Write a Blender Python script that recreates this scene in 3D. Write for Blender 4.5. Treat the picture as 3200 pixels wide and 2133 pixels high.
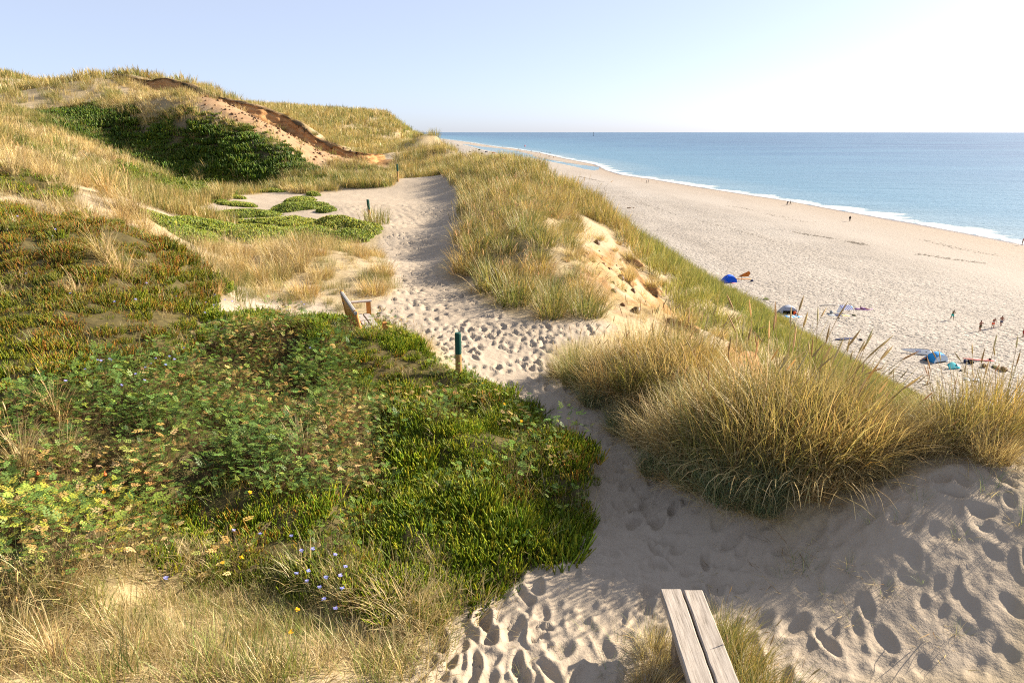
import bpy, math, random
import numpy as np
from mathutils import Vector, Matrix, noise as mnoise

scene = bpy.context.scene
for _o in list(bpy.data.objects):
    bpy.data.objects.remove(_o)

# ------------------------------------------------------------------ camera
CAM_Z = 29.2                        # metres above the sea
cam_data = bpy.data.cameras.new('camera')
cam_data.lens = 24.0
cam_data.sensor_width = 36.0
cam_data.clip_start = 0.1
cam_data.clip_end = 60000.0
camera = bpy.data.objects.new('camera', cam_data)
camera.location = (0.0, 0.0, CAM_Z)
camera.rotation_euler = (math.radians(90.0 - 17.05), 0.0, 0.0)
scene.collection.objects.link(camera)
scene.camera = camera

# ------------------------------------------------------------------ sky and sun
SUN_EL = math.radians(27.0)
SUN_AZ = math.radians(65.0)         # clockwise from the view direction (+Y)
world = bpy.data.worlds.new('World')
scene.world = world
world.use_nodes = True
wn = world.node_tree.nodes
wl = world.node_tree.links
wn.clear()
w_out = wn.new('ShaderNodeOutputWorld')
w_bg = wn.new('ShaderNodeBackground')
w_sky = wn.new('ShaderNodeTexSky')
w_sky.sky_type = 'NISHITA'
w_sky.sun_disc = False
w_sky.sun_elevation = SUN_EL
w_sky.sun_rotation = SUN_AZ
w_sky.altitude = 30.0
w_sky.air_density = 0.5
w_sky.dust_density = 1.1
w_sky.ozone_density = 5.0
w_bg.inputs['Strength'].default_value = 0.073
w_tint = wn.new('ShaderNodeMix')                # the camera's warm white balance
w_tint.data_type = 'RGBA'
w_tint.blend_type = 'MULTIPLY'
w_tint.inputs[0].default_value = 1.0
w_tint.inputs[7].default_value = (1.1, 1.0, 0.95, 1.0)
wl.new(w_sky.outputs['Color'], w_tint.inputs[6])
w_haze = wn.new('ShaderNodeMix')                # thin even summer haze over the whole sky
w_haze.data_type = 'RGBA'
w_haze.inputs[0].default_value = 0.5
w_haze.inputs[7].default_value = (3.7, 3.85, 4.15, 1.0)
wl.new(w_tint.outputs[2], w_haze.inputs[6])
wl.new(w_haze.outputs[2], w_bg.inputs['Color'])
wl.new(w_bg.outputs['Background'], w_out.inputs['Surface'])

sun_data = bpy.data.lights.new('sun', 'SUN')
sun_data.energy = 5.0
sun_data.angle = math.radians(0.53)
sun_data.color = (1.0, 0.86, 0.66)
sun = bpy.data.objects.new('sun', sun_data)
sun_dir = Vector((math.cos(SUN_EL) * math.sin(SUN_AZ), math.cos(SUN_EL) * math.cos(SUN_AZ), math.sin(SUN_EL)))
sun.rotation_euler = (-sun_dir).to_track_quat('-Z', 'Y').to_euler()
sun.location = (60, 40, 80)
scene.collection.objects.link(sun)

scene.view_settings.view_transform = 'Standard'
scene.view_settings.look = 'None'
scene.view_settings.gamma = 1.0
scene.view_settings.use_curve_mapping = False
scene.view_settings.exposure = 1.77
scene.render.engine = 'CYCLES'
scene.cycles.max_bounces = 5
scene.cycles.diffuse_bounces = 2
scene.cycles.glossy_bounces = 2
scene.cycles.transmission_bounces = 4
scene.cycles.transparent_max_bounces = 4
scene.cycles.caustics_reflective = False
scene.cycles.caustics_refractive = False
scene.cycles.use_denoising = False
scene.cycles.use_adaptive_sampling = True
scene.cycles.adaptive_threshold = 0.01
scene.cycles.filter_width = 1.15

# ------------------------------------------------------------------ survey of the place (metres)
CTRL = [(0.36, 3.67, 25.7), (-0.5, 3.62, 25.75), (-1.3, 3.46, 25.9), (-2.15, 3.31, 26.05), (-2.87, 3.1, 26.25), (2.35, 3.62, 25.75), (3.26, 3.52,
    25.85), (3.64, 4.13, 26.1), (3.99, 4.73, 26.45), (4.34, 5.26, 26.6), (3.51, 5.39, 26.45), (2.82, 4.67, 26.1), (2.31, 5.04, 25.85), (1.66, 5.34,
    25.65), (0.78, 4.66, 25.7), (1.35, 4.16, 25.7), (1.44, 6.19, 25.6), (1.28, 7.53, 25.65), (0.7, 8.21, 25.7), (0.5, 9.91, 25.7), (-0.61, 12.07,
    25.7), (0.6, 12.31, 25.8), (-2.08, 14.05, 25.7), (-2.46, 16.75, 25.7), (-2.66, 19.15, 25.7), (-2.99, 23.93, 25.75), (-4.53, 25.85, 25.8), (-4.48,
    31.46, 25.85), (-4.3, 39.12, 26), (-6.34, 47.23, 26.2), (-4.8, 49.59, 26.35), (2.3, 5.63, 26.15), (2.85, 5.54, 26.2), (1.8, 6.9, 26), (1.01, 8.47,
    25.9), (1.54, 8.27, 26.1), (2.03, 7.96, 26.1), (2.48, 22.3, 25.7), (3.15, 19.14, 25.2), (3.45, 17.27, 24.9), (4.31, 16.9, 24.3), (5.26, 16.87,
    23.6), (1.27, 15.79, 25.9), (1.42, 14.05, 25.7), (-2.95, 15.3, 25.8), (-4.37, 12.38, 25.95), (-1.13, 5.62, 25.7), (0.12, 6.97, 25.7), (0.29, 5.27,
    25.7), (-0.25, 4.4, 25.7), (-12.16, 40.96, 26.1), (-15.98, 44.55, 26.1), (-16.01, 37.9, 26.1), (-14.17, 30.99, 25.9), (-14.27, 36.39, 26), (-7.78,
    32.91, 25.9), (-9.17, 25.09, 25.9), (-13.6, 27.74, 25.9), (-13.88, 46.98, 26.5), (-11.66, 61.62, 26.4), (-9.61, 40.96, 26.1), (-8.93, 44.08,
    26.4), (-13.19, 75, 27.13), (-26.06, 58, 31.48), (-18.89, 54, 29.92), (-13.94, 52, 27.77), (-11.11, 52, 27.09), (-18.09, 48.2, 29.29), (-35.63,
    58, 32.62), (-35.41, 52, 30.56), (-29.93, 53.5, 30.78), (-22.98, 50.3, 30.63), (-26.56, 52, 30.85), (-33.9, 52, 30.26), (-26.81, 50, 28.56),
    (-19.73, 47.6, 28.31), (-20.59, 45.8, 26.84), (-17.19, 45, 26.67), (-23.61, 46.2, 26.96), (-28.1, 48, 28.5), (-15.39, 46.8, 28.3), (-13.58, 45.2,
    27.15), (-22.28, 48.8, 28.58), (-31.69, 52.5, 30.21), (-20.9, 49.5, 30.01), (-19.48, 38, 27.02), (-11.07, 45, 26.48), (-22.37, 34, 28.86),
    (-19.43, 34, 27.86), (-17.52, 34, 26.63), (-27.23, 38, 29.27), (-34.09, 48, 30.67), (-56.05, 80, 35.17), (-54.23, 85, 34.31), (-42.98, 68, 32.25),
    (-44.41, 66, 31.6), (-12.36, 17, 28.41), (-10.53, 16, 28.04), (-9.28, 16, 27.79), (-8.29, 15.5, 27.36), (-7.62, 15, 26.94), (-6.72, 14, 26.64),
    (-5.56, 13, 26.27), (-4.68, 12.8, 25.97), (-9.59, 13, 27.98), (-7.57, 10, 27.37), (-5.82, 7.4, 26.85), (-4.83, 5.9, 26.46), (-3.97, 4.6, 26.14),
    (-6.09, 10.8, 27.23), (-4.69, 8, 26.66), (-3.9, 6.4, 26.23), (-3.15, 4.9, 25.94), (-4.61, 10.3, 26.28), (-3.38, 8.6, 25.85), (-2.58, 6.3, 25.79),
    (-2.03, 4.7, 25.67), (-2.62, 10.4, 25.89), (-1.68, 8.9, 25.73), (-5.33, 17.5, 26.34), (-3.88, 18.5, 25.94), (-5.74, 16, 26.17), (-5.8, 14.5,
    26.12), (-4.29, 13.8, 25.95), (-32.48, 100, 31.23), (-22.86, 100, 30.19), (-16.03, 95, 28.37), (-12.75, 92, 27.48), (-7.93, 63, 28.65), (-9.61,
    65, 27.99), (-6.11, 60, 27.9), (-9.39, 55, 26.54), (-4.62, 55, 26.96), (-6.42, 61, 27.45), (0.5, 17.5, 26.5), (0.1, 22, 26.8), (-0.5, 27, 26.85),
    (1.5, 24, 26.45), (2.3, 28, 26.25), (1, 32, 26.7), (-0.7, 36, 27), (-1.5, 42, 27.2), (-2, 46, 27.2), (-3.8, 52, 27.3), (-1.6, 22, 25.8), (-1.9,
    27, 25.85), (-1, 16.5, 25.8), (-2.7, 36, 26.1), (1.9, 12.8, 25.75), (2.6, 12.5, 25.45), (3.6, 13, 25), (4.2, 10, 25.1), (2.9, 9, 26), (4.4, 6.6,
    26.35), (5.4, 5, 26.5), (5.2, 16, 24.3), (4, 8.2, 25.9), (-8.2, 17.6, 26), (-9.3, 20, 26), (-6.3, 18.2, 26.05), (-11, 23, 26.25), (-14, 24, 27.3),
    (-11.5, 19.5, 26.9), (0, 1.5, 25.9), (3, 1.5, 25.9), (-3, 1.5, 26.5), (6, 2, 26.5), (-120, 150, 36.2), (-60, 170, 34.2), (-20, 200, 32.2), (-160,
    300, 38.2), (-40, 380, 32.2), (-9, 130, 31.2), (-14, 160, 31.2), (30, 60, 25.2), (60, 120, 25.2), (-10.2, 75, 27.6), (-12, 85, 27.6), (-2.2, 9.7,
    26.14), (-1.7, 9.8, 26), (-2.9, 9.9, 26.2), (-33.97, 63, 33.8), (-32.7, 62, 33.38), (-29.7, 61, 32.61), (-26.77, 60, 31.97), (-23.04, 58.5,
    30.91), (-19.81, 57, 29.93), (-17.67, 56.5, 29.03), (-16.22, 56, 28.31), (-13.79, 55.5, 27.36), (-11.7, 55, 26.87), (-10.38, 57, 27.19)]
EDGE = [(7, -3), (6.6, 1), (6.2, 4), (5.6, 6.4), (4.6, 8.6), (4.1, 10.5), (4.5, 12.6), (5.6, 15), (5.9, 17.3), (5.2, 19.5), (4.5, 21.5), (4.2, 24),
    (4, 28), (3.5, 31), (2, 35), (0.7, 40), (-1.2, 48), (-3.4, 54), (-5.4, 60), (-8, 67), (-11.5, 80), (-16, 100), (-25, 140), (-42, 220), (-95, 400),
    (-250, 900)]
FOOT = [(52, -40), (50, 15), (46, 69), (41, 91), (36, 131), (32, 155), (24, 215), (16, 265), (7, 310), (-30, 610), (-110, 1100)]
WATERLINE = [(150, -60), (146, 60), (142, 120), (140, 164.4), (138.7, 184.5), (137.1, 204.3), (134.5, 229.7), (128.6, 263.5), (121.5, 310.3), (108.1,
    365.2), (90.9, 451.1), (78.5, 497.6), (75.1, 561), (77.4, 626.1), (77.3, 669), (61.7, 800.5), (39.5, 1037.2), (0, 1313.3), (-33.4, 1469.5),
    (-126.6, 2088.5), (-311.5, 3145), (-742.7, 5630.5)]
LAGOON = [(64.4, 559.1), (50.1, 648.9), (29.5, 772.5), (0, 884.4), (-33.2, 1103.3), (-65.1, 1308.9), (-128.8, 1781.5), (-124.5, 1814.2), (-68.5,
    1509.2), (-19, 1291.7), (9, 1128.7), (24.9, 917.5), (37.7, 804.3), (53.7, 695.3), (73.8, 608.3)]
HILL_SCARP = [(-33.87, 63.25), (-33.5, 61.98), (-32.8, 61.55), (-31.91, 61.5), (-31.17, 61.08), (-30.43, 60.64), (-29.49, 60.74), (-28.45, 61.06),
    (-27.54, 61.05), (-26.82, 60.59), (-26.24, 59.75), (-25.46, 59.42), (-24.58, 59.36), (-23.91, 58.75), (-23.09, 58.51), (-22.36, 58.09), (-21.76,
    57.3), (-21, 56.92), (-20.14, 56.8), (-19.22, 56.86), (-18.27, 56.98), (-17.49, 56.66), (-16.93, 55.78), (-16.17, 55.44), (-15.21, 55.59),
    (-14.41, 55.33), (-13.76, 54.71), (-12.85, 54.74), (-11.94, 54.77), (-11.44, 55.26), (-10.79, 56.42), (-10.2, 57.44)]
SCARP_ALONG = [0, 14.4, 17.6, 21.2, 24.9, 27.9, 31.9, 37.1, 44.4, 65.4, 417.2]
SCARP_DROP = [0.1, 0.1, 0.9, 1.3, 1.1, 0.7, 0.4, 0.2, 0.1, 0.1, 0.1]
HILL_SCARP_T = [0.0, 1.3, 2.1, 3.0, 3.9, 4.7, 5.7, 6.8, 7.7, 8.5, 9.6, 10.4, 11.3, 12.2, 13.1, 13.9, 14.9, 15.7, 16.6, 17.5, 18.5, 19.3, 20.4, 21.2, 22.2, 23.0, 23.9, 24.8, 25.7, 26.4, 27.8, 28.9]
HILL_SCARP_H = [0.25, 0.34, 0.32, 0.27, 0.32, 0.41, 0.67, 0.78, 0.78, 0.74, 0.56, 0.58, 0.61, 0.73, 0.79, 0.91, 0.91, 0.89, 1.06, 1.05, 1.23, 1.25, 1.12, 1.02, 0.77, 0.8, 0.73, 0.53, 0.62, 0.51, 0.4, 0.32]
LAND = {
    'path': [(-0.78, 3.58), (-0.66, 3.93), (-0.42, 4.35), (0.09, 4.76), (0.48, 5.31), (0.76, 6.26), (0.82, 6.88), (0.62, 7.75), (0.14, 8.61), (-0.35,
        9.30), (-0.83, 9.72), (-1.20, 10.80), (-1.72, 12.01), (-2.48, 12.64), (-2.95, 13.80), (-2.66, 15.02), (-2.89, 16.46), (-3.25, 17.61), (-4.41,
        22.52), (-4.63, 24.60), (-5.68, 29.19), (-7.59, 30.39), (-11.50, 37.80), (-9.56, 40.73), (-7.08, 41.10), (-7.50, 49.06), (-4.22, 43.54),
        (-3.09, 39.32), (-2.11, 31.80), (-2.10, 24.39), (-2.03, 20.24), (-1.87, 17.42), (-1.19, 15.70), (-0.51, 13.78), (0.20, 12.56), (1.00, 12.22),
        (1.68, 12.46), (1.90, 12.28), (1.16, 11.24), (0.58, 10.93), (0.73, 9.49), (0.95, 8.43), (1.22, 7.89), (1.36, 7.34), (1.60, 6.33), (1.89,
        5.51), (2.33, 5.12), (2.85, 5.11), (3.26, 5.23), (3.84, 5.33), (4.38, 5.30), (3.26, 3.52)],
    'green_patch': [(-4.47, 9.50), (-4.27, 11.19), (-3.36, 12.20), (-2.17, 11.81), (-1.14, 9.58), (-0.48, 9.29), (0.14, 8.42), (0.65, 7.48), (0.80,
        6.68), (0.61, 5.79), (0.31, 5.06), (-0.06, 4.76), (-0.52, 4.39), (-0.75, 4.17), (-1.08, 4.38), (-1.23, 5.30), (-1.27, 6.48), (-1.74, 8.24),
        (-2.54, 9.02), (-3.44, 9.60)],
    'rose': [(-4.85, 6.30), (-4.51, 7.17), (-4.21, 8.02), (-3.87, 9.36), (-3.51, 9.79), (-2.48, 9.03), (-1.82, 8.34), (-1.40, 6.92), (-1.41, 6.03),
        (-1.99, 5.78), (-2.79, 5.94), (-3.08, 5.50), (-3.71, 5.28), (-4.21, 4.95), (-4.83, 5.90)],
    'rose_yellow': [(-4.21, 4.95), (-3.71, 5.28), (-3.10, 5.14), (-2.93, 4.47), (-3.00, 3.97), (-3.41, 3.83)],
    'heath_rust': [(-9.44, 12.77), (-8.71, 12.81), (-8.03, 13.66), (-7.24, 13.52), (-6.55, 13.60), (-5.19, 11.92), (-4.80, 10.13), (-4.47, 9.50),
        (-4.21, 8.02), (-4.51, 7.17), (-4.85, 6.30), (-4.83, 5.90)],
    'heath_crest': [(-10.90, 14.95), (-9.79, 14.47), (-9.17, 14.56), (-8.85, 13.70), (-9.46, 13.78), (-9.86, 13.41)],
    'heath_low': [(-3.15, 5.25), (-2.79, 5.94), (-1.99, 5.78), (-1.41, 6.03), (-1.12, 5.10), (-1.08, 4.38), (-1.66, 4.65), (-2.38, 4.72), (-2.93,
        4.47)],
    'herb': [(-3.41, 3.83), (-3.00, 3.97), (-2.93, 4.47), (-2.38, 4.72), (-1.66, 4.65), (-1.08, 4.38), (-0.75, 4.17), (-0.52, 4.39), (-0.38, 4.35),
        (-0.66, 3.93), (-0.71, 3.70), (-1.55, 3.42), (-2.31, 3.60), (-2.85, 3.83), (-3.27, 3.63)],
    'straw_lawn': [(-3.30, 3.68), (-2.85, 3.83), (-2.33, 3.65), (-1.55, 3.42), (-2.87, 3.10)],
    'straw_crest': [(-9.86, 13.41), (-9.46, 13.78), (-8.85, 13.70), (-9.17, 14.56), (-8.86, 15.26), (-8.14, 15.20), (-7.46, 14.66), (-6.63, 13.80),
        (-5.43, 12.49), (-6.55, 13.60), (-7.24, 13.52), (-8.03, 13.66), (-8.71, 12.81), (-9.44, 12.77)],
    'sand_pocket': [(-5.00, 10.94), (-5.53, 13.79), (-4.82, 13.24), (-3.87, 13.55), (-3.30, 12.96), (-4.29, 11.26), (-4.51, 9.60)],
    'tan_bank': [(-8.46, 20.11), (-7.45, 21.71), (-5.92, 22.21), (-4.20, 21.38), (-2.90, 15.89), (-3.01, 14.10), (-3.68, 13.49), (-4.87, 13.38),
        (-5.72, 14.28), (-5.64, 12.81)],
    'mid_green': [(-11.11, 24.17), (-9.59, 24.53), (-8.27, 24.28), (-6.45, 24.37), (-5.11, 23.84), (-5.80, 22.94), (-7.75, 22.64), (-9.06, 21.63),
        (-10.25, 22.68)],
    'sand_flat': [(-14.37, 30.60), (-14.28, 34.70), (-14.38, 37.31), (-13.39, 39.96), (-11.49, 38.57), (-7.99, 32.95), (-5.83, 29.18), (-5.17, 24.93),
        (-6.49, 24.51), (-8.33, 24.44), (-9.67, 24.74), (-12.85, 28.78), (-13.67, 29.01)],
    'hill_green': [(-35.11, 52.00), (-32.17, 54.63), (-26.11, 50.73), (-20.83, 49.23), (-18.02, 47.97), (-15.42, 46.91), (-14.38, 47.95), (-12.14,
        43.88), (-14.67, 44.04), (-17.18, 44.95), (-21.11, 45.65), (-24.39, 46.68), (-28.30, 48.35), (-31.37, 47.97)],
    'hill_straw': [(-32.42, 58.43), (-31.43, 59.93), (-24.38, 52.22), (-21.99, 50.02), (-22.93, 50.11), (-26.55, 51.95)],
    'hill_scree': [(-23.55, 51.77), (-24.37, 59.90), (-19.95, 57.09), (-16.27, 55.96), (-11.83, 55.41), (-11.02, 49.98), (-13.25, 49.12), (-15.14,
        46.85), (-18.07, 48.11), (-21.31, 49.81)],
    'lower_green': [(-24.39, 46.68), (-21.11, 45.65), (-17.18, 44.95), (-14.63, 43.90), (-12.46, 42.04), (-13.80, 41.25), (-16.67, 43.29), (-15.34,
        35.19), (-16.00, 32.90), (-17.87, 33.91), (-18.49, 34.02)],
    'meadow': [(-32.05, 44.96), (-34.32, 50.78), (-31.37, 47.97), (-28.30, 48.35), (-24.39, 46.68), (-18.49, 34.02), (-17.37, 32.72), (-17.30, 29.97),
        (-14.72, 22.46), (-15.21, 20.96)],
    'grass_bank': [(-13.08, 43.35), (-12.36, 50.52), (-10.02, 51.25), (-8.11, 50.06), (-7.17, 41.71), (-9.66, 41.19), (-11.93, 39.26), (-14.24,
        42.63)],
    'ledge': [(1.82, 19.76), (3.28, 24.03), (3.85, 23.68), (2.97, 19.14), (2.65, 16.02), (4.17, 19.56), (5.06, 19.95), (4.18, 14.09), (4.71, 13.77),
        (4.01, 13.05), (3.57, 14.00), (2.82, 14.59), (2.25, 13.70), (2.25, 15.35), (1.93, 17.18)],
    'ridge_near': [(-1.10, 16.84), (-1.30, 20.16), (-1.54, 28.49), (0.38, 25.55), (2.07, 26.49), (2.35, 24.05), (1.48, 18.65), (1.71, 16.05), (2.09,
        14.54), (1.72, 12.76), (1.02, 12.41), (0.37, 12.83), (-0.15, 14.25), (-0.57, 15.58)],
    'ridge_far': [(-2.16, 32.54), (-2.80, 40.52), (-2.26, 42.36), (-0.36, 36.43), (0.87, 31.47), (0.23, 25.91), (-1.44, 30.25)],
    'path_far': [(-10.36, 50.55), (-10.76, 56.67), (-9.87, 58.12), (-9.53, 58.62), (-9.68, 56.18), (-9.01, 51.22)],
    'far_dune': [(-9.03, 53.85), (-9.35, 58.13), (-8.54, 61.61), (-7.29, 62.30), (-5.07, 56.37), (-3.91, 50.19), (-4.01, 44.26), (-6.82, 50.90)],
}
TUSSOCK_FRONT = [
    (1.52, 7.16, 0.65, 'straw'),
    (1.79, 6.67, 0.8, 'straw'),
    (2.05, 6.28, 0.95, 'olive'),
    (2.31, 5.91, 1.15, 'gold'),
    (2.63, 5.8, 1.2, 'gold'),
    (2.99, 5.79, 1.05, 'gold'),
    (3.28, 5.75, 0.8, 'straw'),
    (2.35, 6.59, 1.0, 'gold'),
    (2.75, 6.47, 1.2, 'gold'),
    (3.1, 6.36, 1.1, 'gold'),
    (3.36, 6.17, 0.8, 'olive'),
    (2.0, 6.98, 0.75, 'straw'),
    (3.54, 5.73, 0.6, 'straw'),
    (3.68, 5.56, 0.5, 'straw'),
    (1.35, 7.67, 0.5, 'blue'),
    (1.54, 6.52, 0.5, 'blue'),
    (1.8, 6.11, 0.6, 'blue'),
    (2.01, 5.67, 0.65, 'blue'),
    (2.23, 5.4, 0.5, 'blue'),
    (2.34, 5.51, 0.6, 'blue'),
    (2.7, 5.44, 0.5, 'straw'),
    (2.98, 5.48, 0.5, 'straw'),
    (3.28, 5.42, 0.4, 'straw'),
]
TUSSOCK_RIGHT = [
    (3.99, 5.64, 0.7, 'gold'),
    (4.29, 5.73, 0.85, 'gold'),
    (4.63, 5.84, 0.9, 'gold'),
    (4.07, 5.26, 0.45, 'straw'),
    (53.79, 63.1, 0.9, 'gold'),
    (4.09, 6.06, 0.5, 'olive'),
    (51.46, 67.47, 0.8, 'gold'),
    (54.74, 67.49, 0.85, 'gold'),
    (3.89, 6.0, 0.45, 'olive'),
]
TUSSOCK_LEFT_OF_GULLY = [
    (0.73, 9.49, 0.6, 'straw'),
    (0.92, 8.83, 0.7, 'olive'),
    (1.22, 8.36, 0.8, 'straw'),
    (1.58, 8.14, 0.9, 'olive'),
    (1.95, 8.09, 0.9, 'straw'),
    (2.29, 8.13, 0.9, 'gold'),
    (1.06, 9.62, 0.7, 'olive'),
    (1.41, 8.92, 0.8, 'straw'),
    (1.79, 8.73, 0.95, 'gold'),
    (2.25, 8.92, 0.95, 'olive'),
    (2.49, 8.46, 0.8, 'gold'),
    (1.09, 8.24, 0.6, 'blue'),
    (1.49, 7.89, 0.55, 'straw'),
    (1.91, 7.61, 0.7, 'olive'),
    (2.26, 7.42, 0.8, 'olive'),
]
TUSSOCK_STRAW = [
    (-6.0, 9.99, 0.8),
    (-5.63, 9.71, 0.75),
    (-5.73, 8.79, 0.55),
    (-13.85, 22.6, 1.0),
    (-9.14, 15.77, 1.1),
    (-9.54, 14.91, 0.9),
    (-8.27, 15.12, 1.1),
    (-7.76, 14.49, 0.9),
    (-8.07, 14.19, 0.8),
    (-9.77, 14.56, 0.7),
    (-10.21, 14.72, 0.7),
    (-10.06, 14.1, 0.8),
    (-7.26, 14.06, 0.7),
    (-6.72, 13.8, 0.6),
    (-7.34, 12.07, 0.7),
    (-4.37, 6.05, 0.55),
    (-4.27, 5.37, 0.6),
    (-4.11, 5.66, 0.5),
    (-2.17, 6.42, 0.6),
    (-5.98, 14.99, 0.7),
    (-5.48, 14.64, 0.8),
    (-5.18, 15.19, 0.9),
    (-4.99, 15.9, 0.9),
    (-4.36, 15.06, 0.6),
    (-5.04, 11.39, 0.5),
    (-1.62, 11.23, 0.45),
    (-1.37, 10.74, 0.4),
    (-0.63, 4.83, 0.3),
    (-0.09, 4.76, 0.3),
    (-2.73, 3.35, 0.5),
    (-2.42, 3.56, 0.45),
    (-3.04, 3.47, 0.5),
]
BANK_SPRIGS = [
    (3.33, 4.96, 0.3),
    (3.84, 4.92, 0.45),
    (3.13, 4.84, 0.3),
    (2.92, 4.88, 0.25),
    (3.43, 4.58, 0.25),
    (2.33, 4.81, 0.35),
    (2.35, 4.69, 0.3),
    (2.19, 4.72, 0.25),
    (2.62, 4.56, 0.25),
    (2.75, 4.3, 0.25),
    (3.9, 4.57, 0.35),
    (3.03, 4.3, 0.2),
    (2.46, 4.13, 0.2),
    (3.07, 3.91, 0.2),
    (2.4, 4.4, 0.22),
    (0.95, 4.07, 0.35),
    (0.76, 4.02, 0.3),
    (0.66, 3.78, 0.35),
    (0.55, 4.14, 0.25),
    (0.38, 3.93, 0.22),
    (0.07, 3.77, 0.25),
]
MOUNDS = [
    (-14.5, 29.86, 2.14, 0.32),
    (-14.41, 33.96, 1.25, 0.16),
    (-13.18, 33.37, 1.79, 0.21),
    (-13.92, 40.05, 2.68, 0.2),
    (-10.88, 38.11, 1.07, 0.21),
    (-10.76, 35.27, 1.96, 0.21),
    (-9.87, 32.26, 3.04, 0.32),
    (-11.81, 30.36, 3.04, 0.32),
    (-9.02, 26.55, 2.86, 0.3),
    (-6.17, 25.18, 3.04, 0.5),
    (-7.64, 25.3, 2.68, 0.36),
    (-8.57, 23.38, 3.75, 0.39),
    (-6.98, 23.48, 3.39, 0.36),
    (-10.26, 23.21, 2.5, 0.32),
    (-11.13, 22.07, 2.14, 0.29),
    (-14.17, 35.55, 1.25, 0.16),
    (-9.86, 21.31, 2.68, 0.32),
    (-8.37, 31.18, 1.25, 0.21),
    (-5.69, 23.72, 2.14, 0.29),
    (-11.71, 28.21, 1.61, 0.21),
]
CLODS = [
    (4.14, 23.6, 0.5, 0.3),
    (3.28, 19.1, 0.4, 0.22),
    (4.54, 21.49, 0.45, 0.25),
    (1.15, 24.67, 0.5, 0.25),
    (3.88, 14.77, 0.45, 0.22),
]
SCRAPS = [
    (1.8, 18.22, 0.3),
    (2.15, 18.12, 0.25),
    (1.34, 16.78, 0.3),
    (3.91, 25.06, 0.35),
]
BLUE_FLOWERS = [
    (-7.5, 10.44),
    (-6.85, 10.21),
    (-6.56, 9.71),
    (-6.09, 8.45),
    (-5.3, 8.07),
    (-4.83, 8.11),
    (-4.73, 8.31),
    (-5.0, 9.08),
    (-4.35, 9.74),
    (-4.34, 9.49),
    (-4.24, 9.52),
    (-4.21, 9.76),
    (-4.15, 9.76),
    (-4.33, 9.24),
    (-4.57, 9.07),
    (-4.0, 8.02),
    (-4.0, 7.64),
    (-3.95, 7.56),
    (-3.95, 7.28),
    (-4.05, 7.3),
    (-4.01, 7.21),
    (-4.01, 7.14),
    (-4.37, 7.1),
    (-4.49, 7.04),
    (-4.43, 7.05),
    (-4.42, 6.87),
    (-4.32, 6.56),
    (-4.69, 6.38),
    (-4.04, 6.93),
    (-3.94, 6.82),
    (-4.0, 6.48),
    (-3.47, 10.24),
    (-3.07, 9.81),
    (-2.98, 9.63),
    (-2.77, 8.91),
    (-4.4, 6.26),
    (-2.28, 4.82),
    (-2.03, 4.84),
    (-1.74, 4.81),
    (-1.63, 4.65),
    (-1.58, 4.63),
    (-1.38, 4.47),
    (-1.63, 4.37),
    (-1.48, 4.28),
    (-1.36, 4.23),
    (-1.37, 4.33),
    (-1.3, 4.31),
    (-1.27, 4.34),
    (-1.21, 4.13),
    (-1.28, 4.04),
    (-1.18, 3.96),
    (-2.49, 4.21),
    (-1.58, 4.43),
]
YELLOW_FLOWERS = [
    (-2.16, 4.53),
    (-2.16, 4.47),
    (-3.37, 5.15),
    (-2.37, 5.37),
    (-1.44, 3.72),
    (-1.31, 3.55),
    (0.11, 7.15),
    (-0.17, 7.63),
    (-0.38, 8.63),
]
HIPS = [
    (-4.01, 5.19),
    (-4.42, 5.31),
    (-3.55, 5.35),
]
BEACH_THINGS = [
    (42.85, 132.33, 'blue_tent'),
    (45.71, 133.58, 'orange_sail'),
    (46.34, 134.52, 'board_orange'),
    (43.39, 131.44, 'pink_towel'),
    (47.52, 132.69, 'bag_dark'),
    (45.3, 108.58, 'grey_tent'),
    (45.7, 106.94, 'seated_orange'),
    (45.98, 106.34, 'seated_child'),
    (45.2, 105.93, 'blue_towel'),
    (54.76, 108.68, 'striped_shade'),
    (52.26, 107.01, 'grey_towel'),
    (52.2, 108.03, 'bag_grey'),
    (53.89, 106.82, 'yellow_mat'),
    (55.35, 106.84, 'shoes_dark'),
    (51.99, 104.82, 'shoes_two'),
    (54.09, 113.22, 'driftwood'),
    (57.23, 112.81, 'blue_mat'),
    (58.93, 110.86, 'purple_towel'),
    (58.83, 110.85, 'lying_person'),
    (69.45, 104.08, 'man_turquoise'),
    (69.7, 97.74, 'man_olive'),
    (72.69, 99.35, 'man_orange'),
    (74.7, 100.45, 'man_black'),
    (74.09, 94.81, 'man_red'),
    (54.16, 87.08, 'white_board'),
    (54.88, 83.73, 'pop_up_tent'),
    (55.21, 80.98, 'turquoise_shelter'),
    (60.86, 84.31, 'red_board'),
    (58.43, 83.38, 'bag_blue'),
    (58.89, 83.0, 'bag_black'),
    (59.71, 81.63, 'bag_brown'),
    (61.01, 81.28, 'clothes'),
    (61.23, 80.19, 'basket'),
    (55.02, 76.69, 'grey_cloth'),
    (55.89, 80.14, 'shoes'),
    (53.67, 83.72, 'sitter_tent'),
    (47.49, 93.22, 'dark_jacket'),
    (49.48, 92.61, 'dark_cap'),
    (34.33, 185.25, 'couple_a'),
    (34.68, 185.25, 'couple_b'),
    (33.79, 184.67, 'couple_towel'),
    (45.51, 268.76, 'seaweed_heap'),
    (47.46, 270.01, 'seaweed_heap'),
]
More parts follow.
